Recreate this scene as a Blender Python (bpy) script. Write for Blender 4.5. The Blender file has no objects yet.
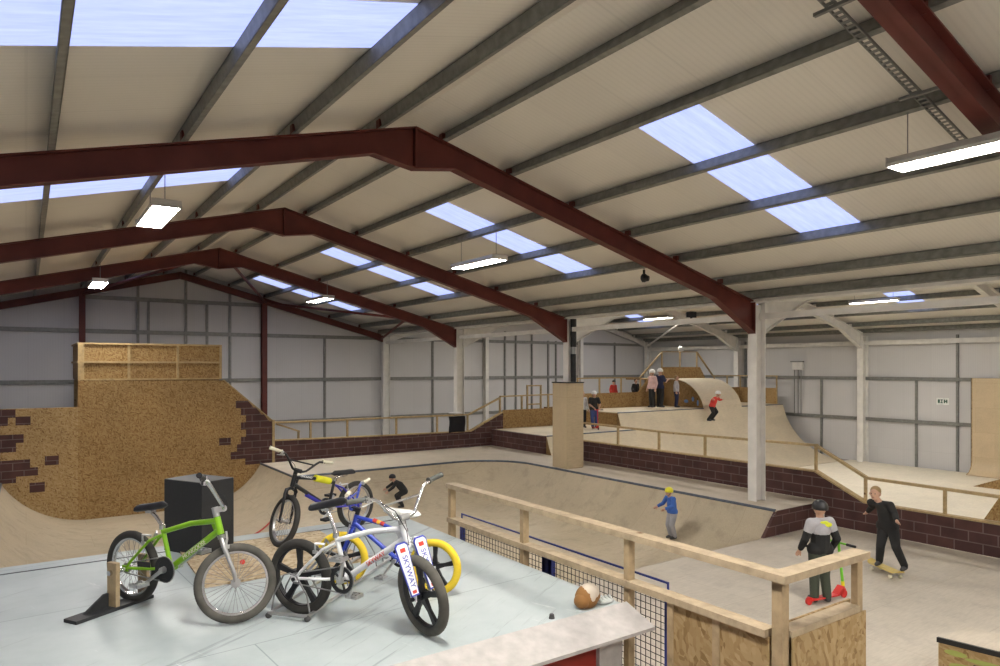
import bpy, bmesh, math, random
from mathutils import Vector, Matrix
random.seed(7)
C = bpy.context.scene.collection
PI = math.pi

# ------------------------------------------------------------------ camera
H = 3.27                       # eye height above the ply platform (z = 0)
cam_d = bpy.data.cameras.new('camera'); cam = bpy.data.objects.new('camera', cam_d); C.objects.link(cam)
cam.location = (0, 0, H); cam.rotation_euler = (PI/2, 0, -0.605857)
cam_d.sensor_width = 36; cam_d.lens = 684.08/1000*36; cam_d.shift_y = 34.24/1000
cam_d.clip_start = .05; cam_d.clip_end = 200
bpy.context.scene.camera = cam
vs = bpy.context.scene.view_settings
vs.view_transform = 'Standard'; vs.look = 'None'; vs.gamma = 1; vs.use_curve_mapping = False; vs.exposure = 0.0
w = bpy.data.worlds.new('world'); bpy.context.scene.world = w; w.use_nodes = True
w.node_tree.nodes['Background'].inputs[0].default_value = (.5, .6, .8, 1)
w.node_tree.nodes['Background'].inputs[1].default_value = .3

# ------------------------------------------------------------------ materials
class N:
    def __init__(s, name):
        s.m = bpy.data.materials.new(name); s.m.use_nodes = True; s.t = s.m.node_tree
        s.b = s.t.nodes['Principled BSDF']; s.tc = s.t.nodes.new('ShaderNodeTexCoord')
    def n(s, kind, **kw):
        x = s.t.nodes.new('ShaderNode'+kind)
        for k, v in kw.items():
            if hasattr(x, k) and not k.startswith('i_'): setattr(x, k, v)
        return x
    def l(s, a, b): s.t.links.new(a, b)
    def mapv(s, scale, rot=(0,0,0), src=None):
        m = s.n('Mapping'); m.inputs['Rotation'].default_value = rot
        if any(rot): m.vector_type = 'TEXTURE'; scale = tuple(1/q for q in scale)
        m.inputs['Scale'].default_value = scale
        s.l(src or s.tc.outputs['Object'], m.inputs['Vector']); return m.outputs[0]
    def noise(s, vec, scale, detail=3, rough=.5):
        x = s.n('TexNoise'); x.inputs['Scale'].default_value = scale; x.inputs['Detail'].default_value = detail
        x.inputs['Roughness'].default_value = rough; s.l(vec, x.inputs['Vector']); return x.outputs['Fac']
    def ramp(s, fac, stops):
        r = s.n('ValToRGB'); e = r.color_ramp.elements
        while len(e) < len(stops): e.new(.5)
        for q, (p, c) in zip(e, stops):
            q.position = p; q.color = (*c, 1) if len(c) == 3 else c
        s.l(fac, r.inputs[0]); return r.outputs[0]
    def mix(s, fac, a, b, mode='MIX'):
        x = s.n('Mix'); x.data_type = 'RGBA'; x.blend_type = mode
        for v, k in ((fac, 0), (a, 6), (b, 7)):
            if isinstance(v, (int, float)): x.inputs[k].default_value = v
            elif isinstance(v, tuple): x.inputs[k].default_value = (*v, 1)
            else: s.l(v, x.inputs[k])
        return x.outputs[2]
    def plane(s, axis):
        if axis == 'xy': return s.tc.outputs['Object']
        sp = s.n('SeparateXYZ'); s.l(s.tc.outputs['Object'], sp.inputs[0]); cb = s.n('CombineXYZ')
        if axis == 'hz':
            a = s.n('Math', operation='ADD'); s.l(sp.outputs[0], a.inputs[0]); s.l(sp.outputs[1], a.inputs[1])
            s.l(a.outputs[0], cb.inputs[0]); s.l(sp.outputs[2], cb.inputs[1])
        if axis == 'yx': s.l(sp.outputs[1], cb.inputs[0]); s.l(sp.outputs[0], cb.inputs[1])
        return cb.outputs[0]
    def brick(s, vec, c1, c2, mortar, w, h, ms, off=.5):
        x = s.n('TexBrick'); x.offset = off
        for k, v in (('Color1', c1), ('Color2', c2), ('Mortar', mortar)): x.inputs[k].default_value = (*v, 1)
        x.inputs['Scale'].default_value = 1; x.inputs['Mortar Size'].default_value = ms
        x.inputs['Brick Width'].default_value = w; x.inputs['Row Height'].default_value = h
        x.inputs['Mortar Smooth'].default_value = .1; s.l(vec, x.inputs['Vector']); return x.outputs['Color']
    def bump(s, fac, strength, dist=.01):
        b = s.n('Bump'); b.inputs['Strength'].default_value = strength; b.inputs['Distance'].default_value = dist
        s.l(fac, b.inputs['Height']); s.l(b.outputs[0], s.b.inputs['Normal'])
    def done(s, col, rough=.6, metal=0, spec=.4):
        if isinstance(col, tuple): s.b.inputs['Base Color'].default_value = (*col, 1)
        else: s.l(col, s.b.inputs['Base Color'])
        s.b.inputs['Roughness'].default_value = rough; s.b.inputs['Metallic'].default_value = metal
        s.b.inputs['Specular IOR Level'].default_value = spec
        return s.m

def paint(name, col, rough=.5, metal=0, var=.12, scale=6, spec=.4):
    k = N(name); f = k.noise(k.tc.outputs['Object'], scale, 4)
    lo = tuple(c*(1-var) for c in col); hi = tuple(min(1, c*(1+var)) for c in col)
    return k.done(k.ramp(f, [(.3, lo), (.7, hi)]), rough, metal, spec)

def ply(name, col, seam=.72, scuff=.35, axis='xy', sheet=(2.44, 1.22), rot=0, rough=.55):
    k = N(name); o = k.tc.outputs['Object']
    f = k.noise(k.mapv((.55, .55, .55)), 1.6, 5, .6)
    base = k.ramp(f, [(.3, tuple(c*.86 for c in col)), (.7, tuple(min(1, c*1.08) for c in col))])
    g = k.noise(k.mapv((3, 24, 24)), 2, 3)
    base = k.mix(.35, base, k.ramp(g, [(.35, tuple(c*.8 for c in col)), (.65, tuple(min(1, c*1.1) for c in col))]))
    sv = k.mapv((1, 1, 1), (0, 0, rot), k.plane(axis))
    sm = k.brick(sv, (1, 1, 1), (.95, .95, .94), (seam, seam*.97, seam*.93), sheet[0], sheet[1], .006)
    base = k.mix(1, base, sm, 'MULTIPLY')
    d = k.noise(k.mapv((1.3, 1.3, 1.3), (0, 0, .6)), 2.2, 8, .68)
    sc = k.ramp(d, [(.52, (0, 0, 0)), (.78, (1, 1, 1))])
    fm = k.n('Math', operation='MULTIPLY'); k.l(sc, fm.inputs[0]); fm.inputs[1].default_value = scuff
    base = k.mix(fm.outputs[0], base, tuple(c*.45 for c in col))
    return k.done(base, rough, 0, .35)

def osb(name, dark, mid, light, size=1.0, rough=.7, axis='x'):
    k = N(name); o = k.tc.outputs['Object']
    cols = []
    A_, B_ = 15, 46
    base_ = (A_, B_, B_) if axis == 'x' else (B_, A_, B_)
    rots = [(.02, .35, .3), (.02, 1.2, 1.3)] if axis == 'x' else [(.35, .02, .3), (1.2, .02, 1.3)]
    for sc, r in ((base_, rots[0]), (base_, rots[1])):
        v = k.n('TexVoronoi'); v.inputs['Scale'].default_value = 1.0*size
        nz = k.n('TexNoise'); nz.inputs['Scale'].default_value = 5*size; k.l(o, nz.inputs['Vector'])
        mp = k.mapv(sc, r)
        ad = k.n('VectorMath', operation='ADD'); k.l(mp, ad.inputs[0]); k.l(nz.outputs['Color'], ad.inputs[1])
        k.l(ad.outputs[0], v.inputs['Vector'])
        sp = k.n('SeparateColor'); k.l(v.outputs['Color'], sp.inputs[0])
        cols.append(k.ramp(sp.outputs[0], [(0, dark), (.22, mid), (.6, tuple((a+b)/2 for a, b in zip(mid, light))), (1, light)]))
    sel = k.ramp(k.noise(o, 9*size, 2), [(.47, (0, 0, 0)), (.53, (1, 1, 1))])
    c = k.mix(sel, cols[0], cols[1])
    big = k.ramp(k.noise(o, .9, 3), [(.3, (.85, .85, .85)), (.7, (1.08, 1.08, 1.08))])
    c = k.mix(1, c, big, 'MULTIPLY')
    return k.done(c, rough, 0, .25)

def blocks(name, axis):
    k = N(name)
    v = k.plane(axis)
    c = k.brick(v, (.088, .041, .036), (.070, .033, .031), (.155, .115, .108), .45, .19, .010)
    f = k.ramp(k.noise(k.tc.outputs['Object'], 3, 5), [(.3, (.78, .78, .78)), (.7, (1.2, 1.15, 1.15))])
    return k.done(k.mix(1, c, f, 'MULTIPLY'), .65, 0, .3)

def timber(name, col=(.41, .305, .18)):
    k = N(name)
    g = k.noise(k.mapv((4, 4, 4)), 3, 6, .65)
    c = k.ramp(g, [(.3, tuple(a*.72 for a in col)), (.55, col), (.75, tuple(min(1, a*1.15) for a in col))])
    kn = k.n('TexVoronoi'); kn.inputs['Scale'].default_value = 2.3; k.l(k.tc.outputs['Object'], kn.inputs['Vector'])
    dk = k.ramp(kn.outputs['Distance'], [(.03, (.30, .17, .08)), (.075, (1, 1, 1))])
    c = k.mix(1, c, dk, 'MULTIPLY')
    return k.done(c, .65, 0, .25)

def emit(name, col, strength):
    k = N(name); k.b.inputs['Base Color'].default_value = (*col, 1)
    k.b.inputs['Emission Color'].default_value = (*col, 1); k.b.inputs['Emission Strength'].default_value = strength
    return k.m

M = {}
M['ply_bowl'] = ply('bowl_plywood', (.48, .405, .29), .84, .55)
M['ply_deck'] = ply('bowl_deck_plywood', (.53, .465, .375), .88, .35)
M['ply_plat'] = ply('platform_plywood', (.53, .475, .395), .86, .4, rot=0)
M['ply_hall'] = ply('ramp_floor_plywood', (.80, .73, .59), .9, .08)
M['ply_ramp'] = ply('ramp_plywood', (.66, .57, .42), .9, .1)
M['ply_box'] = ply('pillar_plywood', (.50, .40, .26), .9, .18, axis='hz', sheet=(1.22, 2.44))
M['ply_vert'] = ply('wallride_plywood', (.62, .49, .32), .86, .12, axis='hz', sheet=(1.22, .9))
M['osb'] = osb('osb_board', (.21, .115, .038), (.31, .185, .07), (.44, .30, .135))
M['osb_pale'] = osb('osb_board_pale', (.24, .135, .05), (.37, .24, .10), (.50, .355, .18))
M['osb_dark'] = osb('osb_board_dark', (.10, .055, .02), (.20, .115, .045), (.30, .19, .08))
M['osb_near'] = osb('osb_board_fence', (.24, .15, .06), (.34, .225, .10), (.45, .325, .17), .9, axis='y')
M['osb_sheet'] = osb('osb_loose_sheet', (.30, .21, .12), (.46, .35, .21), (.60, .49, .33), .9)
M['blocks'] = blocks('painted_blocks', 'hz')
M['timber'] = timber('softwood')
M['timber_old'] = timber('softwood_far', (.46, .34, .175))
M['timber_pale'] = timber('softwood_pale', (.45, .355, .235))
M['red'] = paint('red_oxide_paint', (.115, .024, .017), .55, 0, .2, 3)
M['white_steel'] = paint('white_painted_steel', (.72, .70, .66), .5, 0, .08, 4)
M['galv'] = paint('galvanised_steel', (.25, .255, .235), .5, .35, .2, 9)
M['galv_light'] = paint('galvanised_rail', (.23, .23, .215), .5, .3, .15, 9)
M['coping'] = paint('blue_grey_coping_steel', (.10, .12, .15), .4, .6, .2, 9)
M['black'] = paint('black_paint', (.012, .012, .013), .5, 0, .3, 9)
M['black_ply'] = ply('black_stained_plywood', (.028, .029, .031), .95, .2, rough=.6)
M['black_plastic'] = paint('black_plastic', (.014, .014, .016), .45)
M['cloth_black'] = paint('black_cloth', (.012, .011, .014), .9)
M['concrete'] = paint('concrete', (.34, .32, .29), .8, 0, .15, 2)
M['lamp_body'] = paint('lamp_housing', (.62, .60, .56), .45)
M['wire'] = paint('steel_wire', (.3, .3, .3), .4, .7)
M['deck_red'] = paint('red_fascia_paint', (.27, .022, .014), .5)
M['white_paint'] = paint('worn_white_paint', (.43, .405, .385), .6, 0, .12, 14)
M['blue_metal'] = paint('blue_painted_metal', (.02, .035, .22), .45)
M['red_line'] = paint('red_line_paint', (.42, .05, .04), .6)
M['sign_white'] = paint('sign_white', (.75, .78, .74), .5)
M['sign_green'] = paint('sign_green', (.03, .10, .07), .5)

# pale grey-blue painted bike deck with scratches and seams
k = N('grey_deck_paint'); o = k.tc.outputs['Object']
base = k.ramp(k.noise(o, 1.4, 6, .6), [(.3, (.33, .38, .385)), (.7, (.465, .515, .515))])
sm = k.brick(k.mapv((1, 1, 1), (0, 0, .06)), (1, 1, 1), (.97, .97, .97), (.62, .64, .65), 2.44, 1.22, .004)
base = k.mix(1, base, sm, 'MULTIPLY')
sx = k.noise(k.mapv((.8, 16, 4), (0, 0, .55)), 1.2, 4, .7)
sc = k.ramp(sx, [(.60, (0, 0, 0)), (.68, (.6, .6, .6))])
base = k.mix(sc, base, (.20, .22, .23))
sy = k.noise(k.mapv((10, 1, 4), (0, 0, .35)), 1.5, 5, .7)
base = k.mix(k.ramp(sy, [(.66, (0, 0, 0)), (.72, (.45, .45, .45))]), base, (.74, .75, .73))
M['deck'] = k.done(base, .5, 0, .4)
# insulated liner panels
def liner(name, col, vec_axis, pitch):
    k = N(name)
    c = k.brick(k.plane(vec_axis), tuple(col), tuple(a*.975 for a in col), tuple(a*.93 for a in col), pitch, 60, .012, 0)
    wv = k.n('TexWave'); wv.inputs['Scale'].default_value = 4.2; wv.bands_direction = 'X'; k.l(k.plane(vec_axis), wv.inputs['Vector'])
    c = k.mix(1, c, k.ramp(wv.outputs['Fac'], [(.0, (.965, .965, .965)), (.5, (1, 1, 1))]), 'MULTIPLY')
    c = k.mix(1, c, k.ramp(k.noise(k.tc.outputs['Object'], .5, 3), [(.3, (.95, .95, .95)), (.7, (1.03, 1.03, 1.03))]), 'MULTIPLY')
    return k.done(c, .5, 0, .3)
M['roof'] = liner('roof_liner_panel', (.82, .785, .71), 'yx', 1.0)
M['wall'] = liner('wall_liner_panel', (.60, .59, .585), 'hz', 1.0)
LAMP = 118.0
M['lamp'] = emit('lamp_diffuser', (1.0, .955, .88), LAMP)
k = N('skylight_panel')
f = k.noise(k.mapv((1.2, 9, 1)), 1.5, 4, .6)
col = k.ramp(f, [(.3, (.40, .48, .98)), (.7, (.50, .58, 1.0))])
k.l(col, k.b.inputs['Emission Color']); k.b.inputs['Emission Strength'].default_value = 1.3
M['sky'] = k.done((.10, .12, .2), .5)

# bikes and people
def P(name, col, rough=.4, metal=0, var=.08, spec=.5): M[name] = paint(name, col, rough, metal, var, 12, spec)
P('green_frame', (.22, .48, .012), .3); P('tyre', (.035, .033, .029), .85, 0, .25); P('tyre_dusty', (.085, .08, .068), .9, 0, .25)
P('tyre_yellow', (.78, .56, .03), .75); P('chrome', (.62, .62, .62), .22, 1.0); P('alloy', (.5, .5, .5), .35, .9)
P('white_frame', (.78, .79, .80), .3); P('blue_frame', (.03, .06, .42), .3); P('black_frame', (.012, .012, .014), .35)
P('violet_blue', (.035, .03, .38), .3); P('cream_grip', (.72, .68, .52), .7); P('white_vinyl', (.80, .80, .77), .5)
P('yellow_pad', (.75, .72, .02), .7); P('grip_grey', (.09, .095, .085), .8); P('pad_white', (.82, .83, .86), .5)
P('pad_blue', (.04, .06, .42), .5); P('red_print', (.62, .05, .03), .5); P('orange_print', (.85, .45, .03), .5)
P('skin', (.55, .33, .23), .6, 0, .05); P('hair_dark', (.03, .02, .015), .8); P('hair_blond', (.36, .25, .12), .8)
P('jeans', (.045, .075, .22), .85); P('navy', (.015, .02, .06), .85); P('grey_cloth', (.42, .41, .43), .9); P('dark_cloth', (.018, .018, .018), .9)
P('olive', (.055, .065, .045), .9); P('grey_trousers', (.33, .33, .35), .9); P('blue_jacket', (.04, .12, .42), .8); P('blue_dark', (.02, .04, .16), .8)
P('helmet_yellow', (.82, .76, .03), .35); P('helmet_white', (.78, .78, .76), .35); P('helmet_black', (.02, .02, .022), .4)
P('red_cloth', (.55, .04, .03), .85); P('pink_cloth', (.62, .42, .40), .9); P('neon', (.78, .85, .03), .7); P('white_cloth', (.72, .72, .72), .85)
P('shoe', (.05, .05, .05), .7); P('scooter_red', (.62, .03, .025), .35); P('scooter_green', (.18, .62, .03), .35); P('scooter_yellow', (.85, .7, .02), .35)
P('board_yellow', (.62, .47, .12), .5); P('brown_leather', (.26, .12, .03), .75); P('cream_leather', (.60, .52, .42), .8); P('eye', (.03, .02, .02), .3); P('lip', (.4, .16, .13), .6)
P('graffiti_blue', (.12, .22, .42), .6); P('graffiti_green', (.35, .40, .10), .6); P('glove_grey', (.38, .40, .38), .85)

# ------------------------------------------------------------------ mesh builder
class MB:
    def __init__(s): s.v, s.f, s.m = [], [], []
    def add(s, vs_, fs_, m=0, T=None):
        o = len(s.v)
        for p in vs_:
            p = Vector(p)
            s.v.append(T @ p if T is not None else p)
        for f in fs_: s.f.append([i+o for i in f]); s.m.append(m)
        return s
    def box(s, x0, x1, y0, y1, z0, z1, m=0, T=None):
        return s.add([(x, y, z) for x in (x0, x1) for y in (y0, y1) for z in (z0, z1)],
                     [(0, 1, 3, 2), (4, 6, 7, 5), (0, 4, 5, 1), (2, 3, 7, 6), (0, 2, 6, 4), (1, 5, 7, 3)], m, T)
    def beam(s, a, b, wd, ht, up=(0, 0, 1), m=0):
        a, b = Vector(a), Vector(b); d = (b-a); L = d.length; d.normalize(); up = Vector(up)
        x = d.cross(up)
        if x.length < 1e-4: x = d.cross(Vector((1, 0, 0)))
        x.normalize(); u = x.cross(d)
        T = Matrix(((d.x, x.x, u.x, a.x), (d.y, x.y, u.y, a.y), (d.z, x.z, u.z, a.z), (0, 0, 0, 1)))
        return s.box(0, L, -wd/2, wd/2, -ht/2, ht/2, m, T)
    def tube(s, pts, r, n=10, m=0, caps=True, closed=False):
        pts = [Vector(p) for p in pts]; rs = r if isinstance(r, (list, tuple)) else [r]*len(pts)
        N_ = len(pts); V = []; t0 = None; u = None
        for i, p in enumerate(pts):
            if closed: t = (pts[(i+1) % N_]-pts[i-1]).normalized()
            else: t = (pts[min(i+1, N_-1)]-pts[max(i-1, 0)]).normalized()
            if u is None:
                u = t.cross(Vector((0, 0, 1)))
                if u.length < .01: u = t.cross(Vector((1, 0, 0)))
            u = (u-t*u.dot(t)).normalized(); v = t.cross(u)
            for k in range(n):
                a = 2*PI*k/n; V.append(p+(u*math.cos(a)+v*math.sin(a))*rs[i])
        F = []
        for i in range(N_ if closed else N_-1):
            j = (i+1) % N_
            for k in range(n): F.append((i*n+k, i*n+(k+1) % n, j*n+(k+1) % n, j*n+k))
        if caps and not closed: F += [tuple(range(n))[::-1], tuple(range((N_-1)*n, N_*n))]
        return s.add(V, F, m)
    def cyl(s, a, b, r, n=12, m=0, r1=None): return s.tube([a, b], [r, r if r1 is None else r1], n, m)
    def prism(s, poly, y0, y1, m=0, axis='y'):
        f = {'y': lambda u, v, t: (u, t, v), 'x': lambda u, v, t: (t, u, v), 'z': lambda u, v, t: (u, v, t)}[axis]
        n = len(poly)
        V = [f(u, v, y0) for u, v in poly]+[f(u, v, y1) for u, v in poly]
        F = [tuple(range(n)), tuple(range(n, 2*n))[::-1]]+[(i, i+n, (i+1) % n+n, (i+1) % n) for i in range(n)]
        return s.add(V, F, m)
    def strip(s, pts, th, a0, a1, m=0, axis='y'):      # a bent plate: polyline in a plane, thickness th downwards/right, width a0..a1
        n = len(pts); lo = []
        for i in range(n):
            p = Vector(pts[max(i-1, 0)]); q = Vector(pts[min(i+1, n-1)]); d = (q-p).normalized()
            lo.append((pts[i][0]+d.y*th, pts[i][1]-d.x*th))
        for i in range(n-1): s.prism([pts[i], pts[i+1], lo[i+1], lo[i]], a0, a1, m, axis)
        return s
    def ell(s, c, r, m=0, nu=14, nv=9, T=None):
        V, F = [], []
        for j in range(nv+1):
            th = PI*j/nv
            for i in range(nu):
                a = 2*PI*i/nu
                V.append((c[0]+r[0]*math.sin(th)*math.cos(a), c[1]+r[1]*math.sin(th)*math.sin(a), c[2]+r[2]*math.cos(th)))
        for j in range(nv):
            for i in range(nu): F.append((j*nu+i, (j+1)*nu+i, (j+1)*nu+(i+1) % nu, j*nu+(i+1) % nu))
        return s.add(V, F, m, T)
    def torus(s, R, r, c=(0, 0, 0), n=40, k=10, m=0, sx=1.0, T=None):   # axis along y; sx stretches the section sideways
        V, F = [], []
        for i in range(n):
            a = 2*PI*i/n
            for j in range(k):
                b = 2*PI*j/k; q = R+r*math.cos(b)
                V.append((c[0]+q*math.cos(a), c[1]+r*sx*math.sin(b), c[2]+q*math.sin(a)))
        for i in range(n):
            for j in range(k): F.append((i*k+j, ((i+1) % n)*k+j, ((i+1) % n)*k+(j+1) % k, i*k+(j+1) % k))
        return s.add(V, F, m, T)
    def ring(s, r0, r1, y0, y1, n=40, m=0, c=(0, 0, 0)):   # flat ring, axis y
        V, F = [], []
        for i in range(n):
            a = 2*PI*i/n
            for r, y in ((r0, y0), (r1, y0), (r1, y1), (r0, y1)): V.append((c[0]+r*math.cos(a), c[1]+y, c[2]+r*math.sin(a)))
        for i in range(n):
            j = (i+1) % n
            for q in range(4): F.append((i*4+q, j*4+q, j*4+(q+1) % 4, i*4+(q+1) % 4))
        return s.add(V, F, m)
    def xf(s, T): s.v = [T @ p for p in s.v]; return s
    def build(s, name, mats, parent=None, smooth=False, base=False, bevel=0):
        if not isinstance(mats, (list, tuple)): mats = [mats]
        vs_ = [p.copy() for p in s.v]; org = Vector((0, 0, 0))
        if base and vs_:
            xs = [p.x for p in vs_]; ys = [p.y for p in vs_]; zs = [p.z for p in vs_]
            org = Vector(((min(xs)+max(xs))/2, (min(ys)+max(ys))/2, min(zs))); vs_ = [p-org for p in vs_]
        me = bpy.data.meshes.new(name); me.from_pydata([tuple(p) for p in vs_], [], s.f)
        for m in mats: me.materials.append(M[m] if isinstance(m, str) else m)
        for p, mi in zip(me.polygons, s.m): p.material_index = mi; p.use_smooth = smooth
        bm = bmesh.new(); bm.from_mesh(me); bmesh.ops.recalc_face_normals(bm, faces=bm.faces)
        bm.to_mesh(me); bm.free()
        if smooth:
            try: me.set_sharp_from_angle(angle=math.radians(40))
            except Exception: pass
        o = bpy.data.objects.new(name, me); C.objects.link(o); o.location = org
        if parent: o.parent = parent
        if bevel:
            b = o.modifiers.new('edge', 'BEVEL'); b.width = bevel; b.segments = 2; b.limit_method = 'ANGLE'
        return o

def tag(o, label, cat, group=None):
    o['label'] = label; o['category'] = cat
    if group: o['group'] = group
    return o
def empty(name, loc, rz=0, label=None, cat=None, group=None):
    o = bpy.data.objects.new(name, None); C.objects.link(o); o.location = loc; o.rotation_euler = (0, 0, rz); o.empty_display_size = .1
    if label: tag(o, label, cat, group)
    return o
def struct(mb, name, mats, **k):
    o = mb.build(name, mats, **k); o['kind'] = 'structure'; return o
def text(body, size, T, mat, parent, name='lettering', ext=.001):
    cu = bpy.data.curves.new(name, 'FONT'); cu.body = body; cu.size = size; cu.extrude = ext; cu.align_x = 'CENTER'; cu.align_y = 'CENTER'
    t = bpy.data.objects.new(name, cu); C.objects.link(t)
    dg = bpy.context.evaluated_depsgraph_get(); me = bpy.data.meshes.new_from_object(t.evaluated_get(dg))
    bpy.data.objects.remove(t); me.transform(T); me.materials.clear(); me.materials.append(M[mat])
    o = bpy.data.objects.new(name, me); C.objects.link(o); o.parent = parent; return o

# ------------------------------------------------------------------ building shell
XA, XB, XV, XR, XL = 4.55, 20.65, 12.6, 28.75, -3.65
ZA, SL = 6.69, .26025
YN, YF, ZF = -3.5, 26.95, -.66
def rz(x): return ZA-abs(x-XA)*SL if x < XV else ZA-abs(x-XB)*SL
ORD = ['first', 'second', 'third', 'fourth', 'fifth', 'sixth', 'seventh', 'eighth', 'ninth', 'tenth']

struct(MB().box(XL, XR, YN, YF, ZF-.15, ZF), 'floor', 'concrete')
RO = .2
b = MB(); prof = [XL, XA, XV, XB, XR]
pts = [(x, (ZA-(XA-XL)*SL if x == XL else rz(x))+RO) for x in prof]
for i in range(4):
    (xa, za), (xb, zb) = pts[i], pts[i+1]
    b.prism([(xa, za), (xb, zb), (xb, zb+.08), (xa, za+.08)], YN-.1, YF+.1)
struct(b, 'ceiling', 'roof')
gp = [(XL, ZF)]+pts+[(XR, ZF)]
struct(MB().prism(gp, YF, YF+.1), 'wall_far', 'wall'); struct(MB().prism(gp, YN-.1, YN), 'wall_near', 'wall')
struct(MB().box(XR, XR+.1, YN, YF, ZF, pts[-1][1]), 'wall_right', 'wall')
struct(MB().box(XL-.1, XL, YN, YF, ZF, pts[0][1]), 'wall_left', 'wall')

# rooflights, one strip per bay on each slope
wn = 0
for slope, (xa, xb), ys in (('nr', (6.42, 10.2), [(-.7, .2), (5.3, 6.25), (11.15, 12.02), (17.0, 17.92), (23.7, 24.6)]),
                            ('nl', (-3.3, 2.95), [(-.7, .25), (5.3, 6.27), (11.2, 12.1), (17.0, 17.92), (23.7, 24.6)]),
                            ('fr', (22.5, 26.3), [(5.3, 6.25), (11.15, 12.02), (17.0, 17.92), (23.7, 24.6)]),
                            ('fl', (14.9, 18.7), [(5.3, 6.25), (11.15, 12.02), (17.0, 17.92)])):
    for y0, y1 in ys:
        wn += 1; z = lambda x: (ZA-abs(x-XA)*SL if x < XV else rz(x))+RO-.012
        struct(MB().prism([(xa, z(xa)), (xb, z(xb)), (xb, z(xb)+.01), (xa, z(xa)+.01)], y0, y1), 'window_%d' % wn, 'sky')

# purlins
def purlin(x, label, grp, sgn):
    z = rz(x) if x > -3.6 else ZA-(XA-x)*SL
    a = math.atan(SL)*sgn; b = MB(); d, t, fl = .185, .012, .065
    b.box(-t/2, t/2, YN, YF, 0, d); b.box(-t/2, fl, YN, YF, d-t, d); b.box(-fl, t/2, YN, YF, 0, t)
    b.box(fl-t*.6, fl, YN, YF, d-.02, d); b.box(-fl, -fl+t*.6, YN, YF, 0, .02)
    b.xf(Matrix.Translation((x, 0, z)) @ Matrix.Rotation(-a*-1, 4, 'Y'))
    o = b.build('roof_purlin', 'galv', base=True); tag(o, label, 'purlin', grp)
PX = [.5, 1.7, 3.0, 4.3, 5.57, 6.88, 7.75]
for i, dx in enumerate(PX):
    purlin(XA+dx, 'grey galvanised roof purlin, %s down from the red ridge on its right slope' % ORD[i], 'purlins under the near right roof slope', 1)
    purlin(XA-dx, 'grey galvanised roof purlin, %s down from the red ridge on its left slope' % ORD[i], 'purlins under the near left roof slope', -1)
    purlin(XB+dx, 'grey roof purlin over the white frames, %s down the slope to the right wall' % ORD[i], 'purlins under the far right roof slope', 1)
    purlin(XB-dx, 'grey roof purlin beyond the valley, %s down from the white ridge' % ORD[i], 'purlins behind the valley beam', -1)

def rafter_mesh(x0, x1, xr, dep, hx, hd, ad, y, fl=.17, aw=.65, cleats=()):
    """one rafter from eave x0 to ridge xr: web, two flanges, haunches, purlin cleats"""
    sg = 1 if xr > x0 else -1; z = lambda x: ZA-abs(x-xr)*SL
    top = [(x0, z(x0)), (xr, z(xr))]
    bot = [(x0, z(x0)-hd), (x0+sg*hx, z(x0+sg*hx)-dep), (xr-sg*aw, z(xr-sg*aw)-dep), (xr, z(xr)-ad)]
    b = MB(); b.prism(top+bot[::-1], y-.008, y+.008)
    def flange(pl, up):
        for p, q in zip(pl, pl[1:]):
            b.prism([p, q, (q[0], q[1]+up), (p[0], p[1]+up)], y-fl/2, y+fl/2)
    flange(top, -.02); flange(bot, .02)
    d = (x0, z(x0)); b.box(min(x0, x0+sg*.02), max(x0, x0+sg*.02), y-fl/2, y+fl/2, z(x0)-hd, z(x0))
    b.box(min(xr, xr-sg*.015), max(xr, xr-sg*.015), y-fl/2, y+fl/2, z(xr)-ad, z(xr)-.005)
    for c in cleats:
        xx = xr-sg*c; b.box(xx-.008-.05, xx-.008, y-.05, y+.05, z(xx)-.01, z(xx)+.13)
    return b
POS = ['nearest to the camera, top right corner', 'second from the camera, big V-shaped peak', 'third from the camera, behind the big one', 'fourth from the camera', 'against the far gable wall']
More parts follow.
